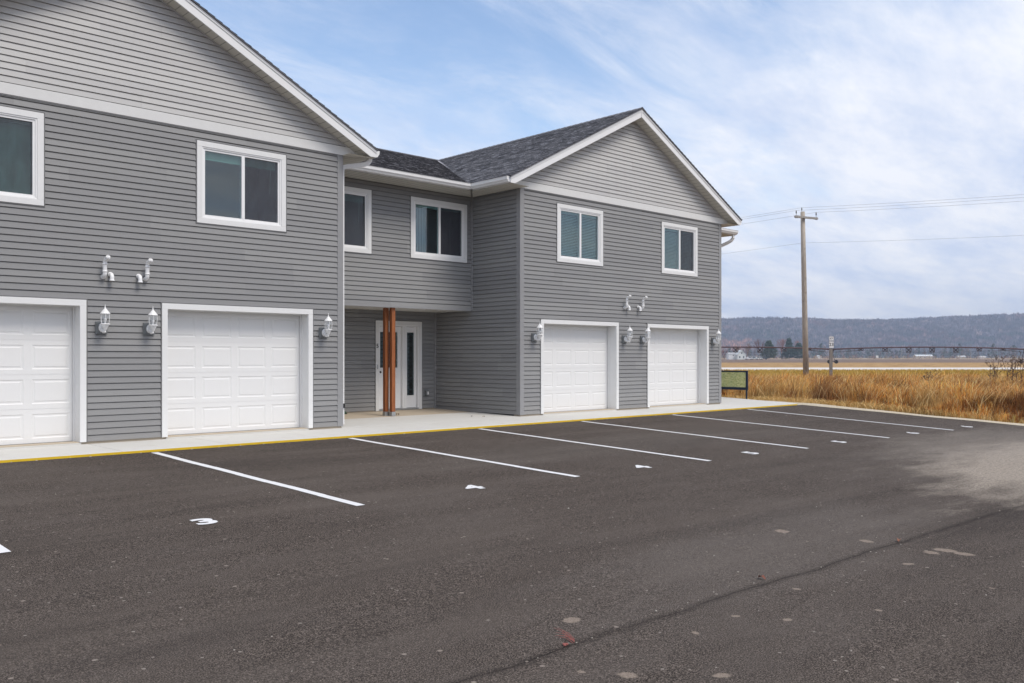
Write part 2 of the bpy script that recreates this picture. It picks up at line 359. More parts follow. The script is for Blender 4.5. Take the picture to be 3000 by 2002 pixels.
# ------------------------------------------------------------------ ground
H7 = [(-20, -.12), (-4, -.162), (-.8, -.189), (2.05, -.22), (4.9, -.239), (8, -.257), (11.2, -.29), (14, -.31), (40, -.45)]
_hx = [a for a, b in H7]; _hz = [b for a, b in H7]
def lot_h(x, y):
    h7 = np.interp(x, _hx, _hz); s = np.maximum(0, (-1.4-np.asarray(y, float))/5.2)
    t = np.where(s <= 1, s, 1+.5*(1-np.exp(-(s-1)/.5))); return -.045+(h7+.045)*t
RV = Vector((math.cos(YAW), -math.sin(YAW), 0)); DV = Vector((math.sin(YAW), math.cos(YAW), 0))
def W(r, d, z=0): return Vector((CAM.x, CAM.y, 0))+RV*r+DV*d+Vector((0, 0, z))
FPX = 2605.98; HOR = 1047.59
def px2r(u, d): return (u-1500)/FPX*d
def px2z(v, d): return CAM.z-(v-HOR)/FPX*d

def ground_h(r, d):
    """terrain height in the frame of the open land beyond the lot"""
    z = -.34+0*d
    z = np.where(d > 66, -.34+(np.clip(d, 66, 90)-66)/24*.19, z)
    return z
def grid_mesh(name, xs, ys, fn, mat, kind='structure', mask=None, parent=None):
    X, Y = np.meshgrid(xs, ys); V = fn(X, Y).reshape(-1, 3); nx, ny = len(xs), len(ys)
    i, j = np.meshgrid(np.arange(nx-1), np.arange(ny-1)); a = (j*nx+i).ravel()
    F = np.stack([a, a+1, a+nx+1, a+nx], 1)
    if mask is not None:
        c = V[F].mean(1); F = F[mask(c)]
    o = np_mesh(name, V, F, mat, parent=parent); o.data.polygons.foreach_set('use_smooth', [True]*len(o.data.polygons)); 
    if kind: o['kind'] = kind
    return o
def field_mat(name, c1, c2, c3, s1=1.5, s2=.05, st=(1, 1, 1)):
    m = Mat(name, .95, .1); a = m.noise(s1, 6, .75, stretch=st); b = m.noise(s2, 4)
    c = m.ramp(a, [(.35, c1), (.5, c2), (.65, c3)]); c = m.mix(m.rng(b, .4, .65, 0, .5), c, c2); m.color(c); m.bump(a, .5, .06); return m.m
MT['soil'] = field_mat('dry_grass_soil', (.10, .065, .022), (.20, .13, .045), (.34, .22, .08), 3, .08)
MT['stubble'] = field_mat('stubble', (.14, .08, .03), (.36, .225, .10), (.58, .42, .21), .5, .03)
MT['plough'] = field_mat('ploughed_soil', (.10, .075, .06), (.18, .13, .10), (.27, .20, .15), .35, .012)
MT['paleband'] = field_mat('pale_stubble', (.25, .18, .10), (.38, .28, .16), (.5, .4, .26), .3, .02)
MT['roadm'] = field_mat('pale_road', (.56, .53, .50), (.64, .61, .58), (.70, .67, .63), .8, .05)
MT['verge'] = field_mat('green_verge', (.18, .13, .03), (.32, .24, .05), (.45, .34, .09), 1.2, .05)

o = grid_mesh('ground', np.concatenate([np.linspace(-2550, -200, 12), np.linspace(-150, 300, 46), np.linspace(400, 2750, 12)]), np.concatenate([np.linspace(-1500, -60, 8), np.linspace(-40, 130, 69), np.linspace(160, 3250, 14)]),
    lambda r, d: np.stack([CAM.x+RV.x*r+DV.x*d, CAM.y+RV.y*r+DV.y*d, ground_h(r, d)-.28*(((CAM.x+RV.x*r+DV.x*d) < 17) & (d < 60))], -1), MT['soil'])
def strip(name, d0, d1, z0, z1, mat, r0=-600, r1=900, n=30):
    return grid_mesh(name, np.linspace(r0, r1, n), np.linspace(d0, d1, 5),
        lambda r, d: np.stack([CAM.x+RV.x*r+DV.x*d, CAM.y+RV.y*r+DV.y*d, z0+(z1-z0)*(d-d0)/(d1-d0)+0*r], -1), mat)
strip('grass_verge', 62, 92, -.325, -.10, MT['verge'])
strip('county_road', 92, 121, -.09, -.09, MT['roadm'])
strip('stubble_field', 121, 236, -.12, -.095, MT['stubble'], -1500, 1800)
strip('ploughed_field', 236, 690, -.09, -.07, MT['plough'], -2500, 2700)
strip('far_field', 690, 2100, -.07, -.05, MT['paleband'], -2500, 2700)

# asphalt lot
grid_mesh('parking_lot', np.concatenate([np.linspace(-45, -12, 12), np.linspace(-11, 14.35, 52)]), np.concatenate([np.linspace(-50, -14, 10), np.linspace(-13, -1.38, 47)]),
    lambda x, y: np.stack([x+.12*np.sin(y*.9)*(x > 14.2), y, lot_h(x, y)], -1), MT['asphalt'])
gx = np.linspace(0, 1, 8); gy = np.linspace(-40, 6, 120)
def gravel_fn(t, y):
    edge = .10*np.sin(y*1.7)+.06*np.sin(y*4.3+1); w = 1.15+.18*np.sin(y*.8+2)+.08*np.sin(y*3.1)
    x = 14.25+edge*(1-t)*.6+w*t; z = lot_h(x, np.minimum(y, -1.4))-.004+.03*np.sin(math.pi*t)-.06*t*t; z = np.where(t == 0, z-.02, z)
    x = np.where(y > -1.4, x+np.clip(y+1.4, 0, 2.6)*.38+.0*y, x)
    return np.stack([x, y, z], -1)
grid_mesh('gravel_strip', gx, gy, gravel_fn, MT['gravel'])

# pavement slabs in front of and between the wings
def slab_z(y): return np.interp(y, [-1.38, .1, 1.6, 3.0], [-.004, 0, .03, .06])
pav = MB(); pav.m = 0
joints = [-16.2, -13.3, -10.4, -7.55, -5.98, -4.4, -2.85, -1.3, .22, 1.75, 3.3, 4.75, 6.3, 7.85, 9.4, 10.95, 12.4, 13.5]
g = .004
def slab(poly, th=.16):
    top = [(x, y, float(slab_z(y))) for x, y in poly]; pav.prism([(x, y, z-th) for x, y, z in top], (0, 0, th))
for a, b in zip(joints[:-1], joints[1:]):
    slab([(a+g, -1.38), (b-g, -1.38), (b-g, -.02), (a+g, -.02)])
slab([(13.5+g, -1.38), (13.95, -1.38), (14.35, -.9), (14.75, .1), (15.15, 1.4), (15.28, 2.2), (15.3, 3.0), (12.25, 3.0), (12.25, -.02+g), (13.5+g, -.02+g)])
for a, b in ((.22, 1.75), (1.75, 3.3), (3.3, 4.55)):
    slab([(a+g if a > .3 else 0, -.02+g), (b-g if b < 4.5 else b, -.02+g), (b-g if b < 4.5 else b, 1.55), (a+g if a > .3 else 0, 1.55)])
pv = pav.build('pavement', [MT['concrete']], bevel=.012); pv['kind'] = 'structure'
b2 = MB(); b2.prism([(0, 1.55+.006, .024), (4.55, 1.55+.006, .024), (4.55, 3.0, .055), (0, 3.0, .055)][::-1], (0, 0, -.12))
b2.build('entry_slab', MT['concrete_tan'])['kind'] = 'structure'
b3 = MB(); b3.box((-16, -1.36, -.2), (13.6, 3.0, -.03)); b3.build('slab_bed', MT['joint'])['kind'] = 'structure'
kb = MB(); kb.prism([(-16.2, -1.383, -.075), (13.95, -1.383, -.075), (13.95, -1.383, -.014), (-16.2, -1.383, -.014)], (0, -.003, 0))
kb.prism([(13.952, -1.383, -.075), (14.37, -.88, -.075), (14.37, -.88, -.014), (13.952, -1.383, -.014)], (.004, -.004, 0))
kb.build('yellow_kerb_paint', MT['yellow'])['kind'] = 'structure'
kg = MB()
for x in np.arange(-16, 13.6, .35):     # flecks of old dust and grit lying in the kerb angle
    x = float(x)+random.uniform(-.1, .1); y = -1.395-random.random()*.03
    r = random.uniform(.006, .016); kg.lathe([(0.0001, r*.7), (r*.8, r*.4), (r, 0)], (x, y, float(lot_h(x, y))), 5)
tag(kg.build('kerb_grit', MT['concrete_tan'], smooth=True), 'small bits of grit and stone lying along the yellow kerb', 'grit', kind='stuff')

# asphalt seam: a shallow raised lip with loose aggregate
sm = MB(); pts = [(-8.2, -10.93), (-6.30, -10.865), (-5.53, -10.83), (-3.85, -10.81), (-2.6, -10.87), (-1.58, -10.924), (-.2, -10.9), (1.55, -10.855), (4, -10.8), (8, -10.75)]

# ------------------------------------------------------------------ parking lines and numbers
LX = [-7.13, -4.01, -.785, 2.05, 4.9, 8.03, 11.23]
names_between = ['left of painted number three', 'between painted numbers three and four', 'between the nearest number four and the next one', 'between the second four and the first five', 'between the two painted fives', 'between the second five and the first six', 'between the two painted sixes']
for i, x in enumerate(LX):
    b = MB(); n = 14; w = .05; y0, y1 = -1.50, (-6.66 if i < 2 else -6.57)
    for k in range(n):
        ya = y0+(y1-y0)*k/n; yb = y0+(y1-y0)*(k+1)/n; wob = .006*math.sin(k*1.3+i)
        b.poly([(x-w+wob, ya, float(lot_h(x, ya))+.006), (x-w+wob, yb, float(lot_h(x, yb))+.006), (x+w+wob, yb, float(lot_h(x, yb))+.006), (x+w+wob, ya, float(lot_h(x, ya))+.006)])
    o = b.build('parking_line', MT['paint']); tag(o, 'white painted parking line on the asphalt '+names_between[i], 'parking line', 'parking bay lines')
def text_mesh(name, body, size, mat, mtx, ext=.001, bold=0.0, parent=None):
    cu = bpy.data.curves.new('glyphs', 'FONT'); cu.body = body; cu.size = size; cu.extrude = ext; cu.offset = bold; cu.align_x = 'CENTER'; cu.align_y = 'CENTER'; cu.resolution_u = 4
    t = bpy.data.objects.new('glyphs', cu); COL.objects.link(t); dg = bpy.context.evaluated_depsgraph_get(); dg.update()
    me = bpy.data.meshes.new_from_object(t.evaluated_get(dg)); bpy.data.objects.remove(t); me.transform(mtx); me.materials.clear(); me.materials.append(mat); me.name = name
    o = bpy.data.objects.new(name, me); COL.objects.link(o)
    if parent: o.parent = parent
    return o
NUM = [('3', -5.515, -6.485, 'white number three painted in the nearest full bay'), ('4', -2.39, -6.46, 'nearest of the two white fours painted on the asphalt'), ('4', .64, -6.44, 'farther of the two white fours painted on the asphalt'),
       ('5', 3.444, -6.40, 'nearer of the two white fives painted on the asphalt'), ('5', 6.4, -6.39, 'farther of the two white fives painted on the asphalt'), ('6', 9.55, -6.39, 'white six in the bay before the last line'), ('6', 12.47, -6.40, 'white six in the last bay beside the gravel edge')]
for ch, x, y, lb in NUM:
    z = float(lot_h(x, y))+.007; sl_ = float(lot_h(x, y+.1)-lot_h(x, y-.1))/.2
    mtx = Matrix.Translation((x, y, z)) @ Matrix.Rotation(math.atan(sl_), 4, 'X') @ Matrix.Rotation(R(-3), 4, 'Z') @ Matrix.Scale(1.25, 4, (1, 0, 0))
    tag(text_mesh('painted_number', ch, .34, MT['paint'], mtx, .0008, .014), lb, 'painted number', 'bay numbers painted on the asphalt')

# ------------------------------------------------------------------ siding
E = .0965
PROF = [(0, .023), (.083, .010), (.0845, -.004), (E, -.004)]
def prof_cut(a, b):
    pts = [(a, None), (b, None)]; res = []
    def off(z):
        for (z0, o0), (z1, o1) in zip(PROF[:-1], PROF[1:]):
            if z0 <= z <= z1+1e-9: return o0+(o1-o0)*((z-z0)/(z1-z0) if z1 > z0 else 0)
        return PROF[-1][1]
    zs = sorted({a, b}|{z for z, _ in PROF if a < z < b}); return [(z, off(z)) for z in zs]
def siding(name, P0, U, Nn, u0, u1, z0, z1, mat, parent, holes=(), clip=None, seed=0, under=True, zmin=None):
    """lapped courses as real stepped boards; holes are (u0,u1,z0,z1)"""
    rd = random.Random(seed); b = MB(); P0 = Vector(P0); U = Vector(U); Nn = Vector(Nn)
    def pt(u, z, o): return P0+U*u+Nn*o+Vector((0, 0, z))
    nC = int(math.ceil((z1-z0)/E)); breaks = []
    for i in range(nC):
        if i % 2 == 0:
            s = u0+rd.uniform(.3, 3.4); breaks = []
            while s < u1-.3: breaks.append(s); s += 3.66+rd.uniform(-.5, .1)
            par = rd.random() < .5
        zb = z0+i*E; zt = min(zb+E, z1)
        cuts = sorted({zb, zt}|{z for h in holes for z in h[2:4] if zb < z < zt})
        for za, zc in zip(cuts[:-1], cuts[1:]):
            zm = (za+zc)/2; ivs = [(u0, u1)]
            for h in holes:
                if h[2] < zm < h[3]:
                    nv = []
                    for (a, c) in ivs:
                        if h[1] <= a or h[0] >= c: nv.append((a, c)); continue
                        if h[0] > a: nv.append((a, h[0]))
                        if h[1] < c: nv.append((h[1], c))
                    ivs = nv
            seg = []
            for (a, c) in ivs:
                bs = [a]+[x for x in breaks if a < x < c]+[c]
                for p, q in zip(bs[:-1], bs[1:]): seg.append((p, q, (sum(1 for x in breaks if x <= p+1e-6)+par) % 2))
            pr = prof_cut(za-zb, zc-zb)
            for (p, q, k) in seg:
                b.m = int(abs(math.sin(p*7.3+(i//2)*3.7+seed))*3) % 3
                ex = k*.0013
                rows = [(zb+z, o_+ex) for z, o_ in pr]
                if abs(za-zb) < 1e-6 and under: rows = [(zb, -.004)]+rows
                L_ = []
                for z, o_ in rows:
                    a, c = p, q
                    if clip:
                        ca, cc = clip(z); a = max(a, ca); c = min(c, cc)
                    L_.append((a, c, z, o_))
                for (a, c, z, o_), (a2, c2, zz_, o2) in zip(L_[:-1], L_[1:]):
                    if c <= a and c2 <= a2: continue
                    if c < a: a = c = (a2+c2)/2
                    if c2 < a2: a2 = c2 = (a+c)/2
                    b.poly([pt(a, z, o_), pt(c, z, o_), pt(c2, zz_, o2), pt(a2, zz_, o2)] if (U.cross(Vector((0, 0, 1)))).dot(Nn) > 0 else [pt(a2, zz_, o2), pt(c2, zz_, o2), pt(c, z, o_), pt(a, z, o_)])
                if k:
                    for e_ in (p, q):
                        pass
    vs_ = [mat, MT['siding_b'], MT['siding_c']] if mat == MT['siding'] else [mat, MT['siding_light_b'], MT['siding_light_c']]
    return b.build(name, vs_, parent)

BX0, BX1 = 4.546, 12.248; BC = (BX0+BX1)/2; HALF = (BX1-BX0)/2; AC = -HALF; AX0 = -2*HALF
YU, YL = 1.611, 2.963; ZB = 4.99; ZS = 4.985; SL = .513; RZ = 7.405; ZU = 2.386
bld = empty('apartment_building', (0, 0, 0)); tag(bld, 'two-storey grey vinyl-sided apartment building with two gabled garage wings and white trim', 'building')

# openings (outer edges of the white trim)
WIN_A = [(-6.70, -5.014, 3.475, 4.808), (-2.736, -1.140, 3.475, 4.808)]
WIN_B = [(5.686, 7.268, 3.466, 4.788), (9.562, 11.135, 3.455, 4.778)]
WIN_U = [(.15, 1.744, 3.46, 4.794), (2.771, 4.375, 3.46, 4.794)]
GAR_A = [(-7.13, -4.433, 0, 2.144), (-3.305, -.608, 0, 2.144)]
GAR_B = [(5.161, 7.849, 0, 2.138), (8.975, 11.655, 0, 2.138)]
DOOR = (2.785, 4.109, .06, 2.137)
def hole(w, m=.03): return (w[0]+m, w[1]-m, w[2]+m if w[2] > .1 else -1, w[3]-m)
siding('front_wall', (0, 0, 0), (1, 0, 0), (0, -1, 0), AX0, 0, .035, ZB+.02, MT['siding'], bld, [hole(w) for w in WIN_A+GAR_A], seed=3)
siding('front_wall', (0, 0, 0), (1, 0, 0), (0, -1, 0), BX0, BX1, .035, ZB+.02, MT['siding'], bld, [hole(w) for w in WIN_B+GAR_B], seed=11)
siding('recess_wall', (0, YU, 0), (1, 0, 0), (0, -1, 0), 0, BX0, ZU+.01, ZS+.01, MT['siding'], bld, [hole(w) for w in WIN_U], seed=5)
siding('entry_wall', (0, YL, 0), (1, 0, 0), (0, -1, 0), 0, BX0, .075, ZU+.01, MT['siding'], bld, [hole(DOOR)], seed=6)
siding('side_wall', (BX0, 0, 0), (0, -1, 0), (-1, 0, 0), -YU, 0, .035, ZS+.01, MT['siding'], bld, seed=8)
siding('side_wall', (BX0, 0, 0), (0, -1, 0), (-1, 0, 0), -YL, -YU-.0005, .075-.04, ZU+.01, MT['siding'], bld, seed=8)
siding('side_wall', (0, 0, 0), (0, 1, 0), (1, 0, 0), 0, YU, .035, ZS+.01, MT['siding'], bld, seed=9)
siding('side_wall', (0, 0, 0), (0, 1, 0), (1, 0, 0), YU, YL, .035, ZU+.01, MT['siding'], bld, seed=9)
siding('side_wall', (BX1, 0, 0), (0, 1, 0), (1, 0, 0), 0, YU, .035, ZS+.01, MT['siding'], bld, seed=10)
siding('recess_wall', (0, YU, 0), (1, 0, 0), (0, -1, 0), BX1, 14.05, .035, ZS+.01, MT['siding'], bld, seed=12)
siding('end_wall', (14.05, 0, 0), (0, 1, 0), (1, 0, 0), YU, 13, .035, ZS+.01, MT['siding'], bld, seed=13)
siding('end_wall', (AX0, 0, 0), (0, -1, 0), (-1, 0, 0), -13, 0, .035, ZS+.01, MT['siding'], bld, seed=14)
# gable siding
for cx, sd_ in ((AC, 21), (BC, 22)):
    siding('gable_wall', (cx, 0, 0), (1, 0, 0), (0, -1, 0), -HALF-.3, HALF+.3, ZB+.173, 7.20, MT['siding_light'], bld, clip=lambda z: (-(7.20-z)/SL, (7.20-z)/SL), seed=sd_)
# solid core behind the cladding (keeps light out), kept 5 mm behind every board
core = MB()
def wallbox(x0, x1, z0, z1, y, th, holes):
    zs = sorted({z0, z1}|{z for h in holes for z in h[2:4] if z0 < z < z1})
    for a, c in zip(zs[:-1], zs[1:]):
        ivs = [(x0, x1)]
        for h in holes:
            if h[2] < (a+c)/2 < h[3]:
                nv = []
                for (p, q) in ivs:
                    if h[1] <= p or h[0] >= q: nv.append((p, q)); continue
                    if h[0] > p: nv.append((p, h[0]))
                    if h[1] < q: nv.append((h[1], q))
                ivs = nv
        for p, q in ivs: core.box((p, y, a), (q, y+th, c))
wallbox(AX0+.005, -.005, .02, ZS, .006, .12, [hole(w, .05) for w in WIN_A+GAR_A])
wallbox(BX0+.005, BX1-.005, .02, ZS, .006, .12, [hole(w, .05) for w in WIN_B+GAR_B])
wallbox(.0, BX0, ZU+.012, ZS, YU+.006, .12, [hole(w, .05) for w in WIN_U])
wallbox(.0, BX0, .06, ZU-.01, YL+.006, .12, [hole(DOOR, .05)])
core.box((-.13, .13, .02), (-.005, 13, ZS)); core.box((BX0+.005, .13, .02), (BX0+.13, 13, ZS)); core.box((BX1-.13, .13, .02), (BX1-.005, 13, ZS))
core.box((AX0+.005, .13, .02), (AX0+.13, 13, ZS)); core.box((BX1+.01, YU+.006, .02), (14.045, YU+.12, ZS)); core.box((13.92, YU+.13, .02), (14.045, 13, ZS))
core.box((AX0+.2, 12.9, .02), (13.9, 13.02, ZS))
core.build('wall_core', MT['black'], bld)
fd = MB(); fd.box((AX0, -.004, -.02), (-.002, .2, .034)); fd.box((BX0+.002, -.004, -.02), (BX1-.002, .2, .034)); fd.box((0, YL-.004, .03), (BX0, YL+.2, .074)); fd.box((BX1+.005, YU-.004, -.02), (14.05, YU+.2, .034))
fd.build('foundation', MT['concrete_tan'], bld)

# corner posts, frieze boards
def cpost(x, y, sx, sy, z0, z1, mat=MT['corner'], w=.095, t=.026):
    """outside corner: building lies towards (sx, sy) from the corner"""
    b = MB(); o = t
    b.prism([(x-sx*o, y-sy*o, z0), (x+sx*w, y-sy*o, z0), (x+sx*w, y, z0), (x, y, z0), (x, y+sy*w, z0), (x-sx*o, y+sy*w, z0)], (0, 0, z1-z0)); b.build('corner_post', mat, bld, bevel=.004)
cpost(0, 0, -1, 1, .03, ZB); cpost(BX0, 0, 1, 1, .03, ZB); cpost(BX1, 0, -1, 1, .03, ZB); cpost(14.05, YU, -1, 1, .03, ZS); cpost(AX0, 0, 1, 1, .03, ZB)
for (x, y, z0, z1, sx) in ((BX0, YU, ZU-.005, ZS, -1), (BX0, YL, .06, ZU, -1), (0, YU, ZU-.005, ZS, 1), (0, YL, .06, ZU, 1)):
    b = MB(); b.box((x, y, z0), (x+sx*.045, y-.045, z1)); b.build('corner_post', MT['corner'], bld, bevel=.004)
b = MB(); b.box((0.05, YU-.03, ZU-.03), (BX0-.05, YU+.01, ZU+.012)); b.build('starter_trim', MT['corner'], bld)
b = MB(); b.box((.01, YU+.012, ZU-.012), (BX0-.01, YL-.004, ZU+.004)); b.build('porch_ceiling', flat('porch_ceiling_white', (.66, .65, .62), .5), bld)
b = MB(); b.lathe([(.0001, 0), (.06, 0), (.075, .012), (.08, .012)], (3.43, 2.04, ZU-.026), 20); b.build('downlight', MT['white_vinyl'], bld, smooth=True)
def frieze(cx):
    b = MB(); z0, z1 = ZB, ZB+.16; y = -.034
    def hx(z): return (7.20-z)/SL
    b.prism([(cx-hx(z0)+.0, y, z0), (cx+hx(z0), y, z0), (cx+hx(z1), y, z1), (cx-hx(z1), y, z1)], (0, .034-.0, 0)); b.build('frieze_board', MT['frieze'], bld, bevel=.003)
    b = MB(); b.prism([(cx-hx(z1), -.012, z1+.0005), (cx+hx(z1), -.012, z1+.0005), (cx+hx(z1), -.012, z1+.011), (cx-hx(z1), -.012, z1+.011)], (0, .01, 0)); b.build('frieze_shadow_strip', MT['black'], bld)  # black strip painted in as the channel's shadow line along the frieze top
    b = MB(); b.box((cx-HALF+.1, -.03, z0-.02), (cx+HALF-.1, 0, z0-.001)); b.build('frieze_trim', MT['jchan'], bld)
frieze(AC); frieze(BC)

# ---- roofs
OV = .565; FY = -.30
def shingle_plane(b, P, U, V, lu0, lu1, lv, clipu=None, exp=.142, th=.013):
    """P origin at the eave, U along eave, V up slope; overlapping courses as shallow steps"""
    P = Vector(P); U = Vector(U).normalized(); V = Vector(V).normalized(); Nn = U.cross(V).normalized()
    if Nn.z < 0: Nn = -Nn
    flip = (U.cross(V)).dot(Nn) < 0
    n = int(math.ceil(lv/exp))
    for i in range(n):
        v0 = i*exp; v1 = min(lv, v0+exp)
        a0, c0 = clipu(v0) if clipu else (lu0, lu1); a1, c1 = clipu(v1) if clipu else (lu0, lu1)
        q = [P+U*a0+V*v0+Nn*th, P+U*c0+V*v0+Nn*th, P+U*c1+V*v1+Nn*.0005, P+U*a1+V*v1+Nn*.0005]; uv = [(a0, v0+.001), (c0, v0+.001), (c1, v1-.001), (a1, v1-.001)]
        e = [P+U*a0+V*v0-Nn*.002, P+U*c0+V*v0-Nn*.002, P+U*c0+V*v0+Nn*th, P+U*a0+V*v0+Nn*th]; uve = [(a0, v0+.001), (c0, v0+.001), (c0, v0+.002), (a0, v0+.002)]
        if flip: q.reverse(); uv.reverse(); e.reverse(); uve.reverse()
        b.poly(q, uv); b.poly(e, uve)
sl_len = math.hypot(1, SL)
def roof_main(cx, yb):
    b = MB(); hw = HALF+OV+.02; ln = hw*sl_len
    for s in (-1, 1):
        P = (cx+s*hw, FY-.035, RZ-SL*hw); shingle_plane(b, P, (0, 1, 0), (-s, 0, SL), 0, yb-FY+.035, ln)
    # underside deck edge seen at the rake
    for s in (-1, 1):
        b.prism([(cx, FY-.034, RZ-.002), (cx+s*hw, FY-.034, RZ-SL*hw-.002), (cx+s*hw, FY-.034, RZ-SL*hw-.022), (cx, FY-.034, RZ-.022)], (0, .05, 0))
    # ridge cap
    y = FY-.03
    while y < yb:
        b.prism([(cx-.13, y, RZ-SL*.13+.018), (cx, y, RZ+.03), (cx+.13, y, RZ-SL*.13+.018), (cx+.13, y, RZ-SL*.13+.004), (cx, y, RZ+.016), (cx-.13, y, RZ-SL*.13+.004)], (0, .20, -.006)); y += .2
    return b.build('roof', MT['shingle'], bld)
roof_main(AC, 13.3); roof_main(BC, 13.3)
CS = .338; CY = 7.75; CE = .955
def roof_center(x0, x1, hip=False):
    b = MB(); z = RZ-CS*(CY-CE); lv = (CY-CE)*math.hypot(1, CS); k = 1/math.hypot(1, CS)
    if not hip:
        shingle_plane(b, (x0, CE, z), (1, 0, 0), (0, 1, CS), 0, x1-x0, lv)
        shingle_plane(b, (x0, 2*CY-CE, z), (1, 0, 0), (0, -1, CS), 0, x1-x0, lv)
        b.box((x0, CY-.12, RZ-.02), (x1, CY+.12, RZ+.012))
    else:
        shingle_plane(b, (x0, CE, z), (1, 0, 0), (0, 1, CS), 0, x1-x0, lv, clipu=lambda v: (0, max(.0, x1-x0-v*k)))
        shingle_plane(b, (x1, CE, z), (0, 1, 0), (-1, 0, CS), 0, 12, lv, clipu=lambda v: (v*k, 13.5))
    return b.build('roof', MT['shingle'], bld)
roof_center(AC, BC); roof_center(BX1-1, 14.66, True)
# valley flashing
def valley():
    b = MB(); p0 = Vector((BX0-OV-.0, CE, RZ-CS*(CY-CE)+.012)); p1 = Vector((BC, CY, RZ+.012)); d = (p1-p0); n_ = 30
    lw = Vector((-.05, .0, .0)); 
    for i in range(n_):
        a = p0+d*i/n_; c = p0+d*(i+1)/n_; wob = .5+.5*abs(math.sin(i*2.1))
        b.poly([a+Vector((.045, 0, .026)), c+Vector((.045, 0, .026)), c+Vector((0, 0, .004)), a+Vector((0, 0, .004))])
    return b.build('valley_lining', flat('worn_valley', (.38, .37, .40), .8), bld)
valley()

def rake(cx):
    for s in (-1, 1):
        b = MB(); hw = HALF+OV; y0 = FY
        zt = lambda d: RZ-SL*d-.024; zb = lambda d: max(ZS+.005, 7.19-SL*d)
        dk = (7.19-ZS-.005)/SL
        pts = [(0, zt(0)), (hw, zt(hw)), (hw, ZS+.005), (min(dk, hw), ZS+.005), (0, 7.19)] if dk < hw else [(0, zt(0)), (hw, zt(hw)), (hw, 7.19-SL*hw), (0, 7.19)]
        b.prism([(cx+s*d, y0, z) for d, z in pts] if s > 0 else [(cx+s*d, y0, z) for d, z in reversed(pts)], (0, .022, 0)); b.build('rake_fascia', MT['white_metal'], bld)
        b = MB(); b.prism([(cx+s*0, y0-.012, RZ-.023), (cx+s*hw, y0-.012, RZ-SL*hw-.023), (cx+s*hw, y0-.012, RZ-SL*hw-.075), (cx, y0-.012, RZ-.075)], (0, .013, 0)); b.build('drip_edge', MT['white_metal'], bld)
        # sloping soffit under the rake
        b = MB(); z = lambda d: 7.20-SL*d; dm = min(dk+.012/SL, hw-.01); LL = dm*sl_len
        q = [(cx, y0+.022, z(0)), (cx+s*dm, y0+.022, z(dm)), (cx+s*dm, -.0, z(dm)), (cx, 0, z(0))]
        b.poly(q, [(0, 0), (LL, 0), (LL, .3), (0, .3)]); b.build('rake_soffit', MT['soffit'], bld)
        b = MB(); b.prism([(cx, -.032, 7.199), (cx+s*(HALF+.10), -.032, 7.199-SL*(HALF+.10)), (cx+s*(HALF+.10), -.032, 7.175-SL*(HALF+.10)), (cx, -.032, 7.175)], (0, .03, 0)); b.build('gable_channel', MT['siding_light'], bld)
    b = MB(); b.box((cx-.012, FY-.013, 7.185), (cx+.012, FY, RZ-.02)); b.build('peak_joint', MT['white_metal'], bld)
rake(AC); rake(BC)

def gutter(p0, p1, outv, name='gutter', capends=True):
    """K-style gutter run from p0 to p1 (top back edge), outv points away from the wall"""
    b = MB(); p0 = Vector(p0); p1 = Vector(p1); o = Vector(outv)
    prof = [(0, 0), (0, -.115), (.062, -.115), (.078, -.085), (.10, -.06), (.104, -.012), (.112, 0), (.104, .002), (.098, -.014), (.094, -.058), (.072, -.082), (.058, -.109), (.004, -.109), (.004, 0)]
    d = p1-p0
    pts = [p0+o*a+Vector((0, 0, z)) for a, z in prof]
    if (pts[1]-pts[0]).cross(pts[2]-pts[1]).dot(d) > 0: pts.reverse()
    n = len(pts); vs = pts+[p+d for p in pts]; b.raw(vs, [(i, (i+1) % n, (i+1) % n+n, i+n) for i in range(n)])
    if capends:
        for q in (p0, p1):
            b.prism([q+o*a+Vector((0, 0, z)) for a, z in prof[:7]], d.normalized()*.003)
    return b.build(name, MT['white_metal'], bld)
GZ = 5.122
def eave(p0, p1, outv, capends=True, soff=None):
    p0 = Vector(p0); p1 = Vector(p1); o = Vector(outv); b = MB()
    b.prism([p0+Vector((0, 0, ZS+.006)), p1+Vector((0, 0, ZS+.006)), p1+Vector((0, 0, GZ)), p0+Vector((0, 0, GZ))], -o*.02); b.build('eave_fascia', MT['white_metal'], bld)
    gutter(p0+Vector((0, 0, GZ)), p1+Vector((0, 0, GZ)), outv, capends=capends)
FX = .55                      # fascia distance from the wall
CF = CE+.03
# A right eave, B left eave, centre eave, right-hand wing, outer eaves
eave((FX, FY+.024, 0), (FX, CF, 0), (1, 0, 0)); eave((BX0-FX, FY+.024, 0), (BX0-FX, CF-.0, 0), (-1, 0, 0))
eave((FX, CF, 0), (BX0-FX, CF, 0), (0, -1, 0), capends=False)
eave((BX1+FX, FY+.024, 0), (BX1+FX, CF, 0), (1, 0, 0)); eave((BX1+FX, CF, 0), (14.55, CF, 0), (0, -1, 0)); eave((14.55, CF, 0), (14.55, 13, 0), (1, 0, 0)); eave((AX0-FX, FY+.024, 0), (AX0-FX, 13, 0), (-1, 0, 0))
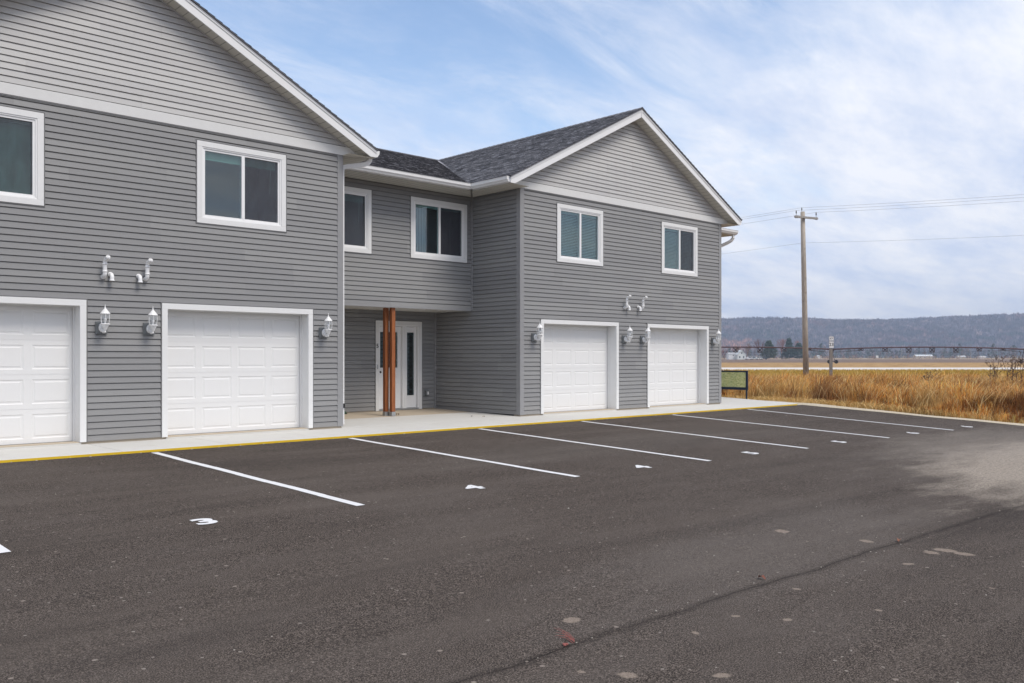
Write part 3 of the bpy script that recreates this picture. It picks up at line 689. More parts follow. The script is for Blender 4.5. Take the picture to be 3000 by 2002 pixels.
# flat soffits
def soff(x0, x1, y0, y1, along):
    b = MB(); q = [(x0, y0, ZS), (x0, y1, ZS), (x1, y1, ZS), (x1, y0, ZS)]
    uv = [(p[0], p[1]) if along == 'x' else (p[1], p[0]) for p in q]; b.poly(q, uv); b.build('soffit', MT['soffit'], bld)
soff(-.0, FX, FY+.022, CF, 'y'); soff(BX0-FX, BX0, FY+.022, CF, 'y'); soff(0, BX0, CF, YU, 'x')
soff(BX1, BX1+FX, FY+.022, CF, 'y'); soff(BX1, 14.55, CF, YU, 'x'); soff(14.05, 14.55, YU, 13, 'y'); soff(AX0-FX, AX0, FY+.022, 13, 'y')
for x in (.012, BX0-.012, BX1+.012):
    b = MB(); b.box((x-.012, 0, ZS-.022), (x+.012, YU-.02, ZS-.001)); b.build('soffit_channel', MT['jchan'], bld)
b = MB(); b.box((0.03, YU-.024, ZS-.022), (BX0-.03, YU-.001, ZS-.001)); b.build('soffit_channel', MT['jchan'], bld)
b = MB()
b.bar((BX0-FX-.06, CF-.06, ZS-.0015), (BX0+.0, YU, ZS-.0015), .04, .002); b.build('soffit_miter', MT['soffit'], bld)

# downspouts (square pipe)
def downspout(path):
    b = MB(); b.tube(path, .05, n=4, rect=(.062, .085)); o = b.build('downspout', MT['white_metal'], bld, bevel=.008)
    return o
downspout([(.53, -.13, GZ-.10), (.53, -.13, GZ-.17), (.50, -.12, GZ-.215), (.44, -.09, GZ-.245), (.13, .06, GZ-.31), (.08, .075, GZ-.33), (.058, .08, GZ-.39), (.058, .08, .40)])
b = MB(); b.tube([(.058, .08, .40), (.058, .08, .06)], .03, n=4, rect=(.055, .08)); b.build('downspout', MT['white_metal'], bld)
b = MB(); b.box((.02, .03, .36), (.10, .13, .44)); b.build('downspout_clip', MT['black'], bld)
downspout([(14.44, .99, GZ-.10), (14.44, .99, GZ-.22), (14.41, 1.04, GZ-.30), (14.34, 1.14, GZ-.37), (14.02, 1.50, GZ-.58), (13.99, 1.54, GZ-.62), (13.98, 1.55, GZ-.7), (13.98, 1.55, .1)])

# ------------------------------------------------------------------ windows
def slats(x0, x1, z0, z1, y, pitch=.036, tilt=28, mat=MT['blind'], parent=None, name='blind', cords=(.22, .78)):
    b = MB(); z = z1-.05; t = R(tilt); dx = pitch*.64
    while z > z0+.02:
        dy, dz = dx*math.cos(t), dx*math.sin(t)
        b.poly([(x0, y-dy, z-dz), (x1, y-dy, z-dz), (x1, y+dy, z+dz), (x0, y+dy, z+dz)]); z -= pitch
    b.box((x0, y-.02, z1-.045), (x1, y+.02, z1)); b.box((x0, y-.012, z0), (x1, y+.012, z0+.014))
    for c in cords: b.bar((x0+(x1-x0)*c, y-.016, z0), (x0+(x1-x0)*c, y-.016, z1), .0035)
    b.build(name, mat, parent)
def window(w, y, style, label=None):
    x0, x1, z0, z1 = w; T = .088
    b = MB(); t0, t1 = y-.032, y+.005
    b.box((x0, t0, z1-T), (x1, t1, z1)); b.box((x0, t0, z0), (x1, t1, z0+T)); b.box((x0, t0+.0, z0+T), (x0+T, t1, z1-T)); b.box((x1-T, t0, z0+T), (x1, t1, z1-T))
    win = b.build('window', MT['white'], bld, bevel=.003)
    if label: win['label'] = label
    b = MB(); j = .016; ja, jb = y-.026, y
    b.box((x0-j, ja, z0-j), (x0, jb, z1+j)); b.box((x1, ja, z0-j), (x1+j, jb, z1+j)); b.box((x0, ja, z1), (x1, jb, z1+j)); b.box((x0, ja, z0-j), (x1, jb, z0)); b.build('channel', MT['jchan'], win)
    a0, a1, c0, c1 = x0+T, x1-T, z0+T, z1-T; F = .022; G = .034
    b = MB()
    for (p0, p1, q0, q1, ya, yb) in ((a0, a1, c0, c1, y-.022, y+.06), (a0+F, a1-F, c0+F, c1-F, y-.008, y+.05)):
        ww = F if ya < y-.01 else G
        b.box((p0, ya, q1-ww), (p1, yb, q1)); b.box((p0, ya, q0), (p1, yb, q0+ww)); b.box((p0, ya, q0+ww), (p0+ww, yb, q1-ww)); b.box((p1-ww, ya, q0+ww), (p1, yb, q1-ww))
    xm = (a0+a1)/2+.01
    b.box((xm-.028, y-.014, c0+F+G), (xm+.028, y+.05, c1-F-G)); b.build('frame', MT['white_vinyl'], win, bevel=.003)
    g0, g1, h0, h1 = a0+F+G, a1-F-G, c0+F+G, c1-F-G
    for (p, q, yy) in ((g0, xm-.028, y+.012), (xm+.028, g1, y+.026)):
        b = MB(); b.box((p, yy, h0), (q, yy+.004, h1)); b.build('pane', MT['glass'], win)
    scr = style.get('screen', 'right')
    p, q = xm+.030, g1
    if scr == 'right':
        b = MB(); b.poly([(p, y+.004, h0), (q, y+.004, h0), (q, y+.004, h1), (p, y+.004, h1)]); b.build('insect_screen', MT['screen'], win)
    yb = y+.075
    if style['blind'] == 'up':
        b = MB(); b.box((g0+.005, yb, h1-.115), (g1-.005, yb+.03, h1+.01)); b.box((g0+.005, yb-.004, h1-.13), (g1-.005, yb+.034, h1-.115))
        for k in range(9): b.box((g0+.004, yb-.003, h1-.105+k*.012), (g1-.004, yb+.031, h1-.102+k*.012))
        b.build('raised_blind', MT['blind_teal'] if style.get('teal') else MT['blind'], win)
        b = MB(); b.bar((g1-.10, yb-.005, h1-.12), (g1-.115, yb-.005, h1-.55), .008); b.build('cord', MT['blind'], win)
    elif style['blind'] == 'down':
        slats(g0+.004, g1-.004, h0, h1, yb, tilt=style.get('tilt', 24), parent=win)
    elif style['blind'] == 'closed':
        slats(g0+.004, g1-.004, h0, h1, yb, pitch=.0215, tilt=74, mat=MT['blind_teal'], parent=win)
    # shallow dark room behind
    b = MB(); d = y+.9; r0, r1, s0, s1 = x0+.04, x1-.04, z0+.04, z1-.04; f = y+.062
    b.poly([(r0, d, s0), (r1, d, s0), (r1, d, s1), (r0, d, s1)]); b.poly([(r0, f, s0), (r0, d, s0), (r0, d, s1), (r0, f, s1)]); b.poly([(r1, d, s0), (r1, f, s0), (r1, f, s1), (r1, d, s1)])
    b.poly([(r0, f, s1), (r0, d, s1), (r1, d, s1), (r1, f, s1)]); b.poly([(r0, f, s0), (r1, f, s0), (r1, d, s0), (r0, d, s0)]); b.build('room', MT['dark'], win)
    if style.get('curtain'):
        b = MB(); cx0, cx1 = g0+.01, g0+(xm-g0)*.62; n = 26; Y = y+.16
        for i in range(n):
            xa, xb = cx0+(cx1-cx0)*i/n, cx0+(cx1-cx0)*(i+1)/n; ya, yb2 = Y+.018*math.sin(i*1.25), Y+.018*math.sin((i+1)*1.25)
            b.poly([(xa, ya, h0-.02), (xb, yb2, h0-.02), (xb, yb2, h1), (xa, ya, h1)])
        b.build('curtain', MT['curtain'], win, smooth=True)
    return win
window(WIN_A[0], 0, dict(blind='closed'), 'window with a closed dark green blind')
window(WIN_A[1], 0, dict(blind='up', teal=True), 'window with its blind pulled up and a dark screened right pane')
window(WIN_U[0], YU, dict(blind='up', teal=True), 'window half hidden behind the near wing with its blind raised')
window(WIN_U[1], YU, dict(blind='down', curtain=True, tilt=8), 'window with open slats and a pale curtain behind the left pane')
window(WIN_B[0], 0, dict(blind='down', tilt=35, screen='none'), 'window with both panes covered by lowered slats')
window(WIN_B[1], 0, dict(blind='down', tilt=35), 'window with lowered slats and a dark screened right pane')

# ------------------------------------------------------------------ garage doors
def garage(w, y, label):
    x0, x1, _, z1 = w; T = .09; TH = .045
    b = MB(); b.box((x0, y-.034, z1-T), (x1, y+.0, z1)); b.box((x0, y-.034, .03), (x0+T, y, z1-T)); b.box((x1-T, y-.034, .03), (x1, y, z1-T))
    cs = b.build('garage_surround', MT['white'], bld, bevel=.003); cs['label'] = label
    b = MB(); D = .25
    b.box((x0+T-.012, y-.0, .02), (x0+T, y+D, z1-T)); b.box((x1-T, y-.0, .02), (x1-T+.012, y+D, z1-T)); b.box((x0+T, y+.0, z1-T), (x1-T, y+D, z1-T+.012)); 
    # inner stop mouldings
    b.box((x0+T, y+D-.05, .02), (x0+T+.02, y+D-.012, z1-T)); b.box((x1-T-.02, y+D-.05, .02), (x1-T, y+D-.012, z1-T)); b.box((x0+T+.02, y+D-.05, z1-T-.02), (x1-T-.02, y+D-.012, z1-T)); b.build('jamb', MT['white'], cs)
    b = MB(); j = .016; b.box((x0-j, y-.026, .03), (x0, y, z1+j)); b.box((x1, y-.026, .03), (x1+j, y, z1+j)); b.box((x0, y-.026, z1), (x1, y, z1+j)); b.build('channel', MT['jchan'], cs)
    b = MB(); b.box((x0+T+.001, y+D-.012, -.02), (x1-T-.001, y+D+.04, .035)); b.build('weather_seal', MT['black'], cs)
    b = MB(); b.box((x0+T-.02, y-.02, -.03), (x1-T+.02, y+.3, .022)); b.build('sill_apron', MT['concrete'], cs)
    # panelled leaf
    b = MB(); X0, X1 = x0+T+.002, x1-T-.002; Z0, Z1 = .03, z1-T-.002; Yd = y+D; sh = (Z1-Z0)/4; cw = (X1-X0)/4
    def ring(o, i):      # o,i = (x0,x1,z0,z1,y) rectangles
        A = [(o[0], o[4], o[2]), (o[1], o[4], o[2]), (o[1], o[4], o[3]), (o[0], o[4], o[3])]; B = [(i[0], i[4], i[2]), (i[1], i[4], i[2]), (i[1], i[4], i[3]), (i[0], i[4], i[3])]
        for k in range(4): k2 = (k+1) % 4; b.poly([A[k], A[k2], B[k2], B[k]])
    for r in range(4):
        za, zb = Z0+r*sh, Z0+(r+1)*sh
        b.poly([(X0, Yd+.004, zb-.004), (X1, Yd+.004, zb-.004), (X1, Yd+.004, zb), (X0, Yd+.004, zb)]); b.poly([(X0, Yd, zb-.004), (X1, Yd, zb-.004), (X1, Yd+.004, zb-.004), (X0, Yd+.004, zb-.004)]); b.poly([(X0, Yd+.004, zb), (X1, Yd+.004, zb), (X1, Yd, zb), (X0, Yd, zb)])
        for c in range(4):
            xa, xb = X0+c*cw, X0+(c+1)*cw; mxm = .055; mz = .075; r0 = (xa, xb, za, zb-.004, Yd); p = (xa+mxm, xb-mxm, za+mz, zb-mz, Yd)
            ring(r0, p); q1 = (p[0]+.012, p[1]-.012, p[2]+.012, p[3]-.012, Yd+.006); ring(p, q1); q2 = (q1[0]+.018, q1[1]-.018, q1[2]+.018, q1[3]-.018, Yd+.006); ring(q1, q2)
            q3 = (q2[0]+.016, q2[1]-.016, q2[2]+.016, q2[3]-.016, Yd+.001); ring(q2, q3); b.poly([(q3[0], q3[4], q3[2]), (q3[1], q3[4], q3[2]), (q3[1], q3[4], q3[3]), (q3[0], q3[4], q3[3])])
    b.build('garage_door', MT['garage'], cs)
garage(GAR_A[0], 0, 'white panelled garage door cut by the left edge of the photo')
garage(GAR_A[1], 0, 'white panelled garage door of the near wing, next to the recess')
garage(GAR_B[0], 0, 'left garage door of the far wing')
garage(GAR_B[1], 0, 'right garage door of the far wing')

# ------------------------------------------------------------------ entry door with sidelight
def entry():
    y = YL; b = MB(); x0, x1, z0, z1 = DOOR; T = .088; zt = z1
    b.box((x0, y-.034, zt-T), (x1, y, zt)); b.box((x0, y-.034, z0), (x0+T, y, zt-T)); b.box((x1-T, y-.034, z0), (x1, y, zt-T)); ds = b.build('door_surround', MT['white'], bld, bevel=.003)
    b = MB(); a0, a1, t1 = x0+T, x1-T, zt-T
    m0, m1 = 3.552, 3.672
    D = .12
    b.box((a0-.01, y-.02, z0), (a0+.026, y+D, t1)); b.box((a1-.026, y-.02, z0), (a1+.01, y+D, t1)); b.box((a0+.026, y-.02, t1-.035), (a1-.026, y+D, t1+.01)); b.box((m0, y-.012, z0), (m1, y+D, t1-.035)); b.box((m0+.05, y-.018, z0), (m0+.07, y-.012, t1-.035))
    b.build('door_frame', MT['white_vinyl'], ds, bevel=.003)
    b = MB(); b.box((a0, y-.03, z0-.0), (a1, y+D, z0+.035)); b.build('threshold', MT['galv'], ds)
    b = MB(); b.box((x0-.016, y-.026, z0), (x0, y, zt+.016)); b.box((x1, y-.026, z0), (x1+.016, y, zt+.016)); b.box((x0, y-.026, zt), (x1, y, zt+.016)); b.build('channel', MT['jchan'], ds)
    yd = y+.055
    def leaf(xa, xb, za, zb, g, name, panels=()):
        b = MB(); gx0, gx1, gz0, gz1 = g
        b.box((xa, yd, za), (gx0, yd+.04, zb)); b.box((gx1, yd, za), (xb, yd+.04, zb)); b.box((gx0, yd, gz1), (gx1, yd+.04, zb)); b.box((gx0, yd, za), (gx1, yd+.04, gz0))
        for (p0, p1, q0, q1) in ((gx0-.03, gx1+.03, gz1, gz1+.03), (gx0-.03, gx1+.03, gz0-.03, gz0), (gx0-.03, gx0, gz0, gz1), (gx1, gx1+.03, gz0, gz1)): b.box((p0, yd-.008, q0), (p1, yd, q1))
        for (p0, p1, q0, q1) in panels:
            for (c0, c1, e0, e1) in ((p0, p1, q1-.014, q1), (p0, p1, q0, q0+.014), (p0, p0+.014, q0+.014, q1-.014), (p1-.014, p1, q0+.014, q1-.014)): b.box((c0, yd-.006, e0), (c1, yd, e1))
        o = b.build(name, MT['white_vinyl'], ds, bevel=.002)
        b = MB(); b.box((gx0, yd+.012, gz0), (gx1, yd+.018, gz1)); b.build('glass_pane', MT['glass'], ds)
        b = MB(); z = gz0+.03
        while z < gz1: b.poly([(gx0, yd+.024, z), (gx1, yd+.024, z), (gx1, yd+.028, z+.02), (gx0, yd+.028, z+.02)]); z += .094
        b.build('glass_blind', MT['black_trim'], ds)
        b = MB(); b.poly([(gx0-.01, yd+.2, gz0-.01), (gx1+.01, yd+.2, gz0-.01), (gx1+.01, yd+.2, gz1+.01), (gx0-.01, yd+.2, gz1+.01)]); b.build('hall', MT['dark'], ds)
    leaf(a0+.028, m0-.002, z0+.04, t1-.04, (a0+.085, m0-.10, 1.05, 1.88), 'door', [(a0+.09, a0+.33, .35, .87), (a0+.38, m0-.10, .35, .87)])
    leaf(m1+.002, a1-.028, z0+.04, t1-.04, (m1+.055, a1-.085-.0, .39, 1.88), 'sidelight')
    b = MB(); b.lathe([(.0001, -.075), (.022, -.07), (.027, -.055), (.016, -.04), (.012, -.02), (.025, -.012), (.025, 0), (.0001, 0)], (0, 0, 0), 14)
    o = b.build('door_knob', MT['black_trim'], ds, smooth=True); o.rotation_euler = (R(90), 0, 0)
    for v in o.data.vertices: v.co.z = -v.co.z
    o.location = (a0+.062, yd, .95)
    b = MB(); b.box((x0+.03, y-.04, 1.02), (x0+.055, y-.034, 1.12)); b.build('doorbell', MT['galv'], ds)
    text_mesh('house_number', '5', .13, MT['black'], Matrix.Translation((x0+.043, y-.038, 1.55)) @ Matrix.Rotation(R(90), 4, 'X') @ Matrix.Shear('XY', 4, (.0, .0)), .003, .002, ds)
entry()

# ------------------------------------------------------------------ wall lanterns
def lantern():
    t = empty('wall_lantern')
    b = MB(); b.box((-.085, -.03, -.095), (.085, -.004, .095)); b.box((-.07, -.038, -.08), (.07, -.03, .08)); b.build('mounting_block', MT['outlet'], t, bevel=.006)
    yy = -.185
    b = MB(); b.lathe([(.0001, .0), (.045, 0), (.05, .008), (.03, .03), (.0001, .034)], (0, 0, 0), 14)
    for i in range(len(b.v)): x, y_, z = b.v[i]; b.v[i] = (x, -.038-z, y_*1.35-.0)
    b.build('back_plate', MT['white_metal'], t, smooth=True)
    arm = [(0, -.05, -.005), (0, -.085, -.04), (0, -.12, -.058), (0, -.155, -.052), (0, yy, -.03)]
    b = MB(); b.tube(arm, [.026, .030, .027, .022, .016], 10)
    b.tube([(0, -.06, .028), (0, -.085, .04), (0, -.105, .02), (0, -.11, -.03)], [.008, .012, .012, .008], 8)
    b.build('arm', MT['white_metal'], t, smooth=True)
    c = (0, yy, 0)
    b = MB(); b.lathe([(.0001, -.078), (.010, -.074), (.014, -.064), (.007, -.054), (.012, -.046), (.022, -.030), (.032, -.005), (.044, .016), (.050, .030), (.050, .036), (.068, .046), (.070, .054), (.066, .060), (.0001, .060)], c, 18); b.build('base_cup', MT['white_metal'], t, smooth=False)
    nf = 6; z0, z1 = .060, .205
    def rad(f): return .052+.012*math.sin(math.pi*(f*.9+.05))+(.004*(f))
    b = MB(); n = 6
    for k in range(nf):
        a = 2*math.pi*k/nf+.3; b.tube([(c[0]+rad(i/n)*math.cos(a), c[1]+rad(i/n)*math.sin(a), z0+(z1-z0)*i/n) for i in range(n+1)], .0038, 6)
    b.build('cage', MT['white_metal'], t, smooth=True)
    b = MB(); b.lathe([(rad(i/n)-.005, z0+(z1-z0)*i/n) for i in range(n+1)], c, nf)
    for i in range(len(b.v)):
        x, y_, z = b.v[i]; dx, dy = x-c[0], y_-c[1]; ca, sa = math.cos(.3), math.sin(.3); b.v[i] = (c[0]+dx*ca-dy*sa, c[1]+dx*sa+dy*ca, z)
    b.build('glass', MT['lamp_glass'], t)
    b = MB(); b.lathe([(.0001, .062), (.012, .062), (.012, .085), (.010, .09), (.020, .105), (.024, .12), (.020, .138), (.0001, .146)], c, 12); b.build('bulb', MT['white_vinyl'], t, smooth=True)
    b = MB(); b.lathe([(.0001, .203), (.072, .203), (.074, .208), (.066, .218), (.046, .245), (.028, .268), (.014, .284), (.010, .290), (.013, .298), (.008, .308), (.004, .32), (.0055, .33), (.0001, .35)], c, 12); b.build('roof_cap', MT['white_metal'], t)
    return t
LP = lantern(); lz = 1.733
LAMPS = [(-4.224, 'white wall lantern right of the garage door at the photo edge'), (-3.515, 'white wall lantern just left of the near wing\'s full garage door'), (-.398, 'white wall lantern between the near garage door and the building corner'),
         (4.950, 'white wall lantern at the left corner of the far wing'), (8.058, 'white wall lantern right of the far wing\'s first garage door'), (8.766, 'white wall lantern left of the far wing\'s last garage door'), (11.866, 'white wall lantern at the far right corner of the building')]
for i, (x, lb) in enumerate(LAMPS):
    o = LP if i == 0 else copy_tree(LP); o.location = (x, -.018, lz); tag(o, lb, 'lantern', 'wall lanterns beside the garage doors')

# ------------------------------------------------------------------ vent pipes
def arc(c, a, b_, n=6):   # quarter bend from direction a to b around corner c, radius 1 handled by caller
    return [c+a*(math.cos(math.pi/2*i/n))+b_*(math.sin(math.pi/2*i/n)) for i in range(n+1)]
def vent_up():
    t = empty('vent_pipe'); r = .030; V = Vector
    path = [V((0, .01, 0)), V((0, -.045, 0))]
    path += [V((0, -.045-.055*math.sin(a), .055-.055*math.cos(a))) for a in np.linspace(.2, math.pi/2, 6)]
    path += [V((0, -.10, .19))]
    path += [V((.008*(1-math.cos(a)), -.10-.055*(1-math.cos(a)), .19+.07*math.sin(a))) for a in np.linspace(.25, 1.35, 6)] + [V((.02, -.195, .285))]
    b = MB(); b.tube(path, r, 16, caps=False); b.tube([p for p in path[-3:]], r-.005, 16, caps=False)
    # rim
    e = path[-1]; d = (path[-1]-path[-2]).normalized(); b.tube([e-d*.03, e-d*.029, e, e+d*.0005, e-d*.01], [r+.0005, r+.005, r+.005, r-.004, r-.005], 16, caps=False)
    b.build('pipe', MT['white_vinyl'], t, smooth=True)
    for z in (.075, .185):
        b = MB(); b.tube([(0, -.10, z-.012), (0, -.10, z-.0119), (0, -.10, z+.012), (0, -.10, z+.0121)], [r, r+.005, r+.005, r], 16, caps=False); b.build('coupling', MT['white_vinyl'], t, smooth=True)
    b = MB(); b.tube([(0, -.012, 0), (0, -.0121, 0), (0, -.03, 0), (0, -.0301, 0)], [r, r+.005, r+.005, r], 16, caps=False); b.build('coupling', MT['white_vinyl'], t, smooth=True)
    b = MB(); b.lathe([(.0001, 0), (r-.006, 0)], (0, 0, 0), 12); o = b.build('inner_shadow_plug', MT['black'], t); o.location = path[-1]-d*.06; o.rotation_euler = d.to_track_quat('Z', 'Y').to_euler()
    return t
def vent_down():
    t = empty('vent_elbow'); r = .030; V = Vector
    path = [V((0, .01, 0)), V((0, -.04, 0))]+[V((0, -.04-.05*math.sin(a), -.05+.05*math.cos(a))) for a in np.linspace(.2, math.pi/2, 6)]+[V((0, -.09, -.105))]
    b = MB(); b.tube(path, r, 16, caps=False); b.tube(path[-2:], r-.005, 16, caps=False); b.tube([(0, -.012, 0), (0, -.0121, 0), (0, -.032, 0), (0, -.0321, 0)], [r, r+.006, r+.006, r], 16, caps=False); b.build('pipe', MT['white_vinyl'], t, smooth=True)
    b = MB(); b.lathe([(r, 0), (r+.006, 0), (r+.006, .02), (r, .02)], (0, -.09, -.105), 16); b.build('coupling', MT['white_vinyl'], t, smooth=True); return t
vu, vd = vent_up(), vent_down()
for i, (x, lb) in enumerate([(-4.195, 'tall white S-shaped vent pipe at the left on the near wing'), (-3.563, 'tall white S-shaped vent pipe nearer the window on the near wing'), (8.065, 'left tall white S-shaped vent pipe on the far wing'), (8.70, 'right tall white S-shaped vent pipe on the far wing')]):
    o = vu if i == 0 else copy_tree(vu); o.location = (x, -.006, 2.505); tag(o, lb, 'vent pipe', 'upturned vent pipes on the wings')
for i, (x, lb) in enumerate([(-4.088, 'short downturned white vent elbow right of the leftmost tall vent pipe'), (-3.668, 'short downturned white vent elbow left of the second tall vent pipe, near wing'), (8.172, 'short downturned white vent elbow right of the far wing\'s left vent pipe'), (8.60, 'short downturned white vent elbow left of the far wing\'s right vent pipe')]):
    o = vd if i == 0 else copy_tree(vd); o.location = (x, -.006, 2.545); tag(o, lb, 'vent elbow', 'downturned vent elbows on the wings')

# ------------------------------------------------------------------ porch posts, outlet, rock
for i, (x, y, lb) in enumerate([(2.285, 1.83, 'reddish-brown stained timber porch post, left of the pair'), (2.352, 1.685, 'reddish-brown stained timber porch post, right of the pair')]):
    t = empty('porch_post', (x, y, 0)); tag(t, lb, 'post', 'porch posts'); zb = .03
    b = MB(); b.box((-.047, -.047, zb+.09), (.047, .047, ZU-.028)); b.build('post', MT['cedar'], t, bevel=.008)
    b = MB(); b.box((-.051, -.051, zb), (.051, .051, zb+.088)); b.build('base_bracket', MT['galv'], t, bevel=.003)
t = empty('outlet_box', (4.235, YL, .44)); tag(t, 'grey weatherproof outlet box on the wall right of the entry door', 'outlet box')
b = MB(); b.box((-.075, -.03, -.085), (.075, -.005, .085)); b.build('mounting_block', MT['outlet'], t, bevel=.006)
b = MB(); b.box((-.045, -.085, -.06), (.05, -.03, .06)); b.build('cover', MT['outlet'], t, bevel=.012)
b = MB(); b.box((.0, -.091, -.04), (.03, -.085, .03)); b.build('receptacle', MT['white_vinyl'], t)
# small green sack by the door wall
def bag():
    bm = bmesh.new(); bmesh.ops.create_icosphere(bm, subdivisions=3, radius=1)
    for v in bm.verts:
        n = math.sin(v.co.x*5)*.06+math.sin(v.co.y*7+v.co.z*4)*.05; v.co *= 1+n; v.co.x *= .17; v.co.y *= .12; v.co.z = max(-.0, v.co.z*.115+.02)+.0
        v.co.x *= (1.15-.9*max(0, v.co.z)/.14)
    me = bpy.data.meshes.new('green_sack'); bm.to_mesh(me); bm.free(); me.materials.append(flat('green_cloth', (.045, .085, .055), .8, .2, .3, 20)); me.polygons.foreach_set('use_smooth', [True]*len(me.polygons))
    o = bpy.data.objects.new('green_sack', me); COL.objects.link(o); o.location = (1.70, 2.74, .052); tag(o, 'small dark green sack slumped on the entry slab by the wall', 'sack')
bag()
def leafobj(x, y, z, s, c, lb, a=0):
    b = MB(); n = 7; L1 = []; 
    for i in range(n+1):
        f = i/n; L1.append((s*(f-.5), s*.22*math.sin(math.pi*f)*(1+.3*math.sin(i*2)), s*.14*math.sin(f*3.5)))
    for i in range(n):
        (x0, w0, h0), (x1, w1, h1) = L1[i], L1[i+1]
        b.poly([(x0, -w0, h0+w0*.5), (x1, -w1, h1+w1*.5), (x1, 0, h1), (x0, 0, h0)]); b.poly([(x0, 0, h0), (x1, 0, h1), (x1, w1, h1+w1*.6), (x0, w0, h0+w0*.6)])
    o = b.build('fallen_leaf', flat('leaf_'+str(round(x, 2)), c, .8), smooth=True); o.location = (x, y, z+.004); o.rotation_euler = (0, 0, a); tag(o, lb, 'leaf', 'fallen leaves')
leafobj(2.50, 1.70, .04, .13, (.10, .075, .045), 'curled brown leaf lying beside the porch post bases', .4)
leafobj(3.615, .538, .012, .10, (.03, .028, .03), 'dark leaf on the pale slab in front of the side wall', .9)
leafobj(3.75, .30, .008, .09, (.30, .23, .16), 'pale tan leaf on the slab near the dark leaf', .2)
leafobj(-3.55, -10.78, float(lot_h(-3.55, -10.78))+.004, .08, (.20, .075, .05), 'small reddish leaf lying on the asphalt seam', 1.2)
leafobj(-1.52, -10.84, float(lot_h(-1.52, -10.84))+.004, .09, (.20, .085, .05), 'reddish-brown leaf on the seam at the right', .3)
# red pine needles clump
nd = MB(); rd = random.Random(4); bx, by = -5.50, -10.81; bz = float(lot_h(bx, by))
for k in range(9):
    a = rd.uniform(.2, 1.3); L0 = rd.uniform(.07, .12); p0 = Vector((bx+rd.uniform(-.02, .05), by+rd.uniform(-.05, .0), bz+.008)); p1 = p0+Vector((math.cos(a+1.2)*L0*.8, math.sin(a+1.2)*L0, rd.uniform(.01, .05)))
    nd.tube([p0, (p0+p1)/2+Vector((0, 0, .012)), p1], [.0016, .0013, .0006], 5)
for k in range(4): nd.lathe([(.0001, .008), (.007, .006), (.008, 0)], (bx-.05+rd.uniform(-.015, .02), by-.03+rd.uniform(-.01, .01), bz+.006), 6)
tag(nd.build('needle_clump', flat('red_needles', (.30, .10, .085), .7)), 'clump of reddish dry needles on the asphalt at the bottom centre', 'needles')
# muddy splotches and pebbles
rd = random.Random(9)
pb = MB()
for k in range(260):
    if k < 25: x = rd.uniform(-6.3, 3); y = float(np.interp(x, [p[0] for p in pts], [p[1] for p in pts]))+rd.gauss(0, .06)
    else: x = rd.uniform(-8, 12); y = rd.uniform(-12.5, -1.6)
    r = rd.uniform(.002, .0065)*(1 if rd.random() < .93 else 1.7); z = float(lot_h(x, y))
    pb.lathe([(.0001, r*.8), (r*.75, r*.55), (r, 0)], (x, y, z+.001), 5)
tag(pb.build('pebbles', flat('pale_pebbles', (.36, .33, .29), .9, .2, .3, 3)), 'tiny pale pebbles scattered over the asphalt', 'pebbles', kind='stuff')

# ------------------------------------------------------------------ framed panel by the walk
t = empty('framed_panel', (15.085, .93, 0)); tag(t, 'dark navy metal frame holding a green patterned panel at the end of the walk', 'panel')
b = MB(); b.box((-.02, -.02, -.3), (.02, .02, .87)); b.build('post', flat('navy_metal', (.018, .028, .055), .4), t)
b = MB(); b.box((-.02, 1.58, -.3), (.02, 1.62, .87)); b.build('post', flat('navy_metal2', (.018, .028, .055), .4), t)
b = MB(); b.box((-.02, -.035, .835), (.02, 1.635, .88)); b.box((-.02, -.035, .285), (.02, 1.635, .365)); b.box((-.022, -.045, .285), (.022, .012, .88)); b.build('frame', flat('navy_frame', (.018, .028, .055), .4), t)
def grasspanel():
    m = Mat('green_panel', .6, .3); a = m.noise(13, 6, .8, stretch=(1, .8, 2.2), dist=2.2); b_ = m.noise(4, 3)
    c = m.ramp(a, [(.34, (.10, .13, .04)), (.45, (.44, .50, .17)), (.54, (.80, .78, .38)), (.66, (.92, .84, .52))]); c = m.mix(m.rng(b_, .4, .6, 0, .22), c, (.55, .66, .38)); m.color(c); return m.m
b = MB(); b.box((-.006, .014, .366), (.006, 1.6, .834)); b.build('panel', grasspanel(), t)

# ------------------------------------------------------------------ dry grass
def blades(name, n, gen, label, cat='grass'):
    """gen(n) -> base (n,3), height, lean (n,2), width, colour (n,3)"""
    P, Hh, Ln, Wd, Cc = gen(n); ang = rng.uniform(0, math.pi, n); s = np.stack([np.cos(ang), np.sin(ang), np.zeros(n)], 1)*Wd[:, None]/2
    L3 = np.concatenate([Ln, np.zeros((n, 1))], 1); up = np.array([0, 0, 1.])
    p1 = P+L3*.22+up*(Hh*.5)[:, None]; p2 = P+L3*.62+up*(Hh*.85)[:, None]; p3 = P+L3*1.05+up*(Hh*1.0)[:, None]
    V = np.stack([P-s, P+s, p1-s*.85, p1+s*.85, p2-s*.6, p2+s*.6, p3, p3+s*.12], 1).reshape(-1, 3)
    b0 = np.arange(n)[:, None]*8; F = np.concatenate([b0+np.array([[0, 1, 3, 2]]), b0+np.array([[2, 3, 5, 4]]), b0+np.array([[4, 5, 7, 6]])], 0)
    o = np_mesh(name, V, F, MT['tint'], np.concatenate([Cc]*3, 0)); tag(o, label, cat, kind='stuff'); return o
PAL = np.array([(.74, .33, .07), (.62, .22, .045), (.88, .50, .14), (.32, .11, .03), (.94, .72, .36), (.11, .045, .02), (.78, .38, .09), (.50, .26, .07)])
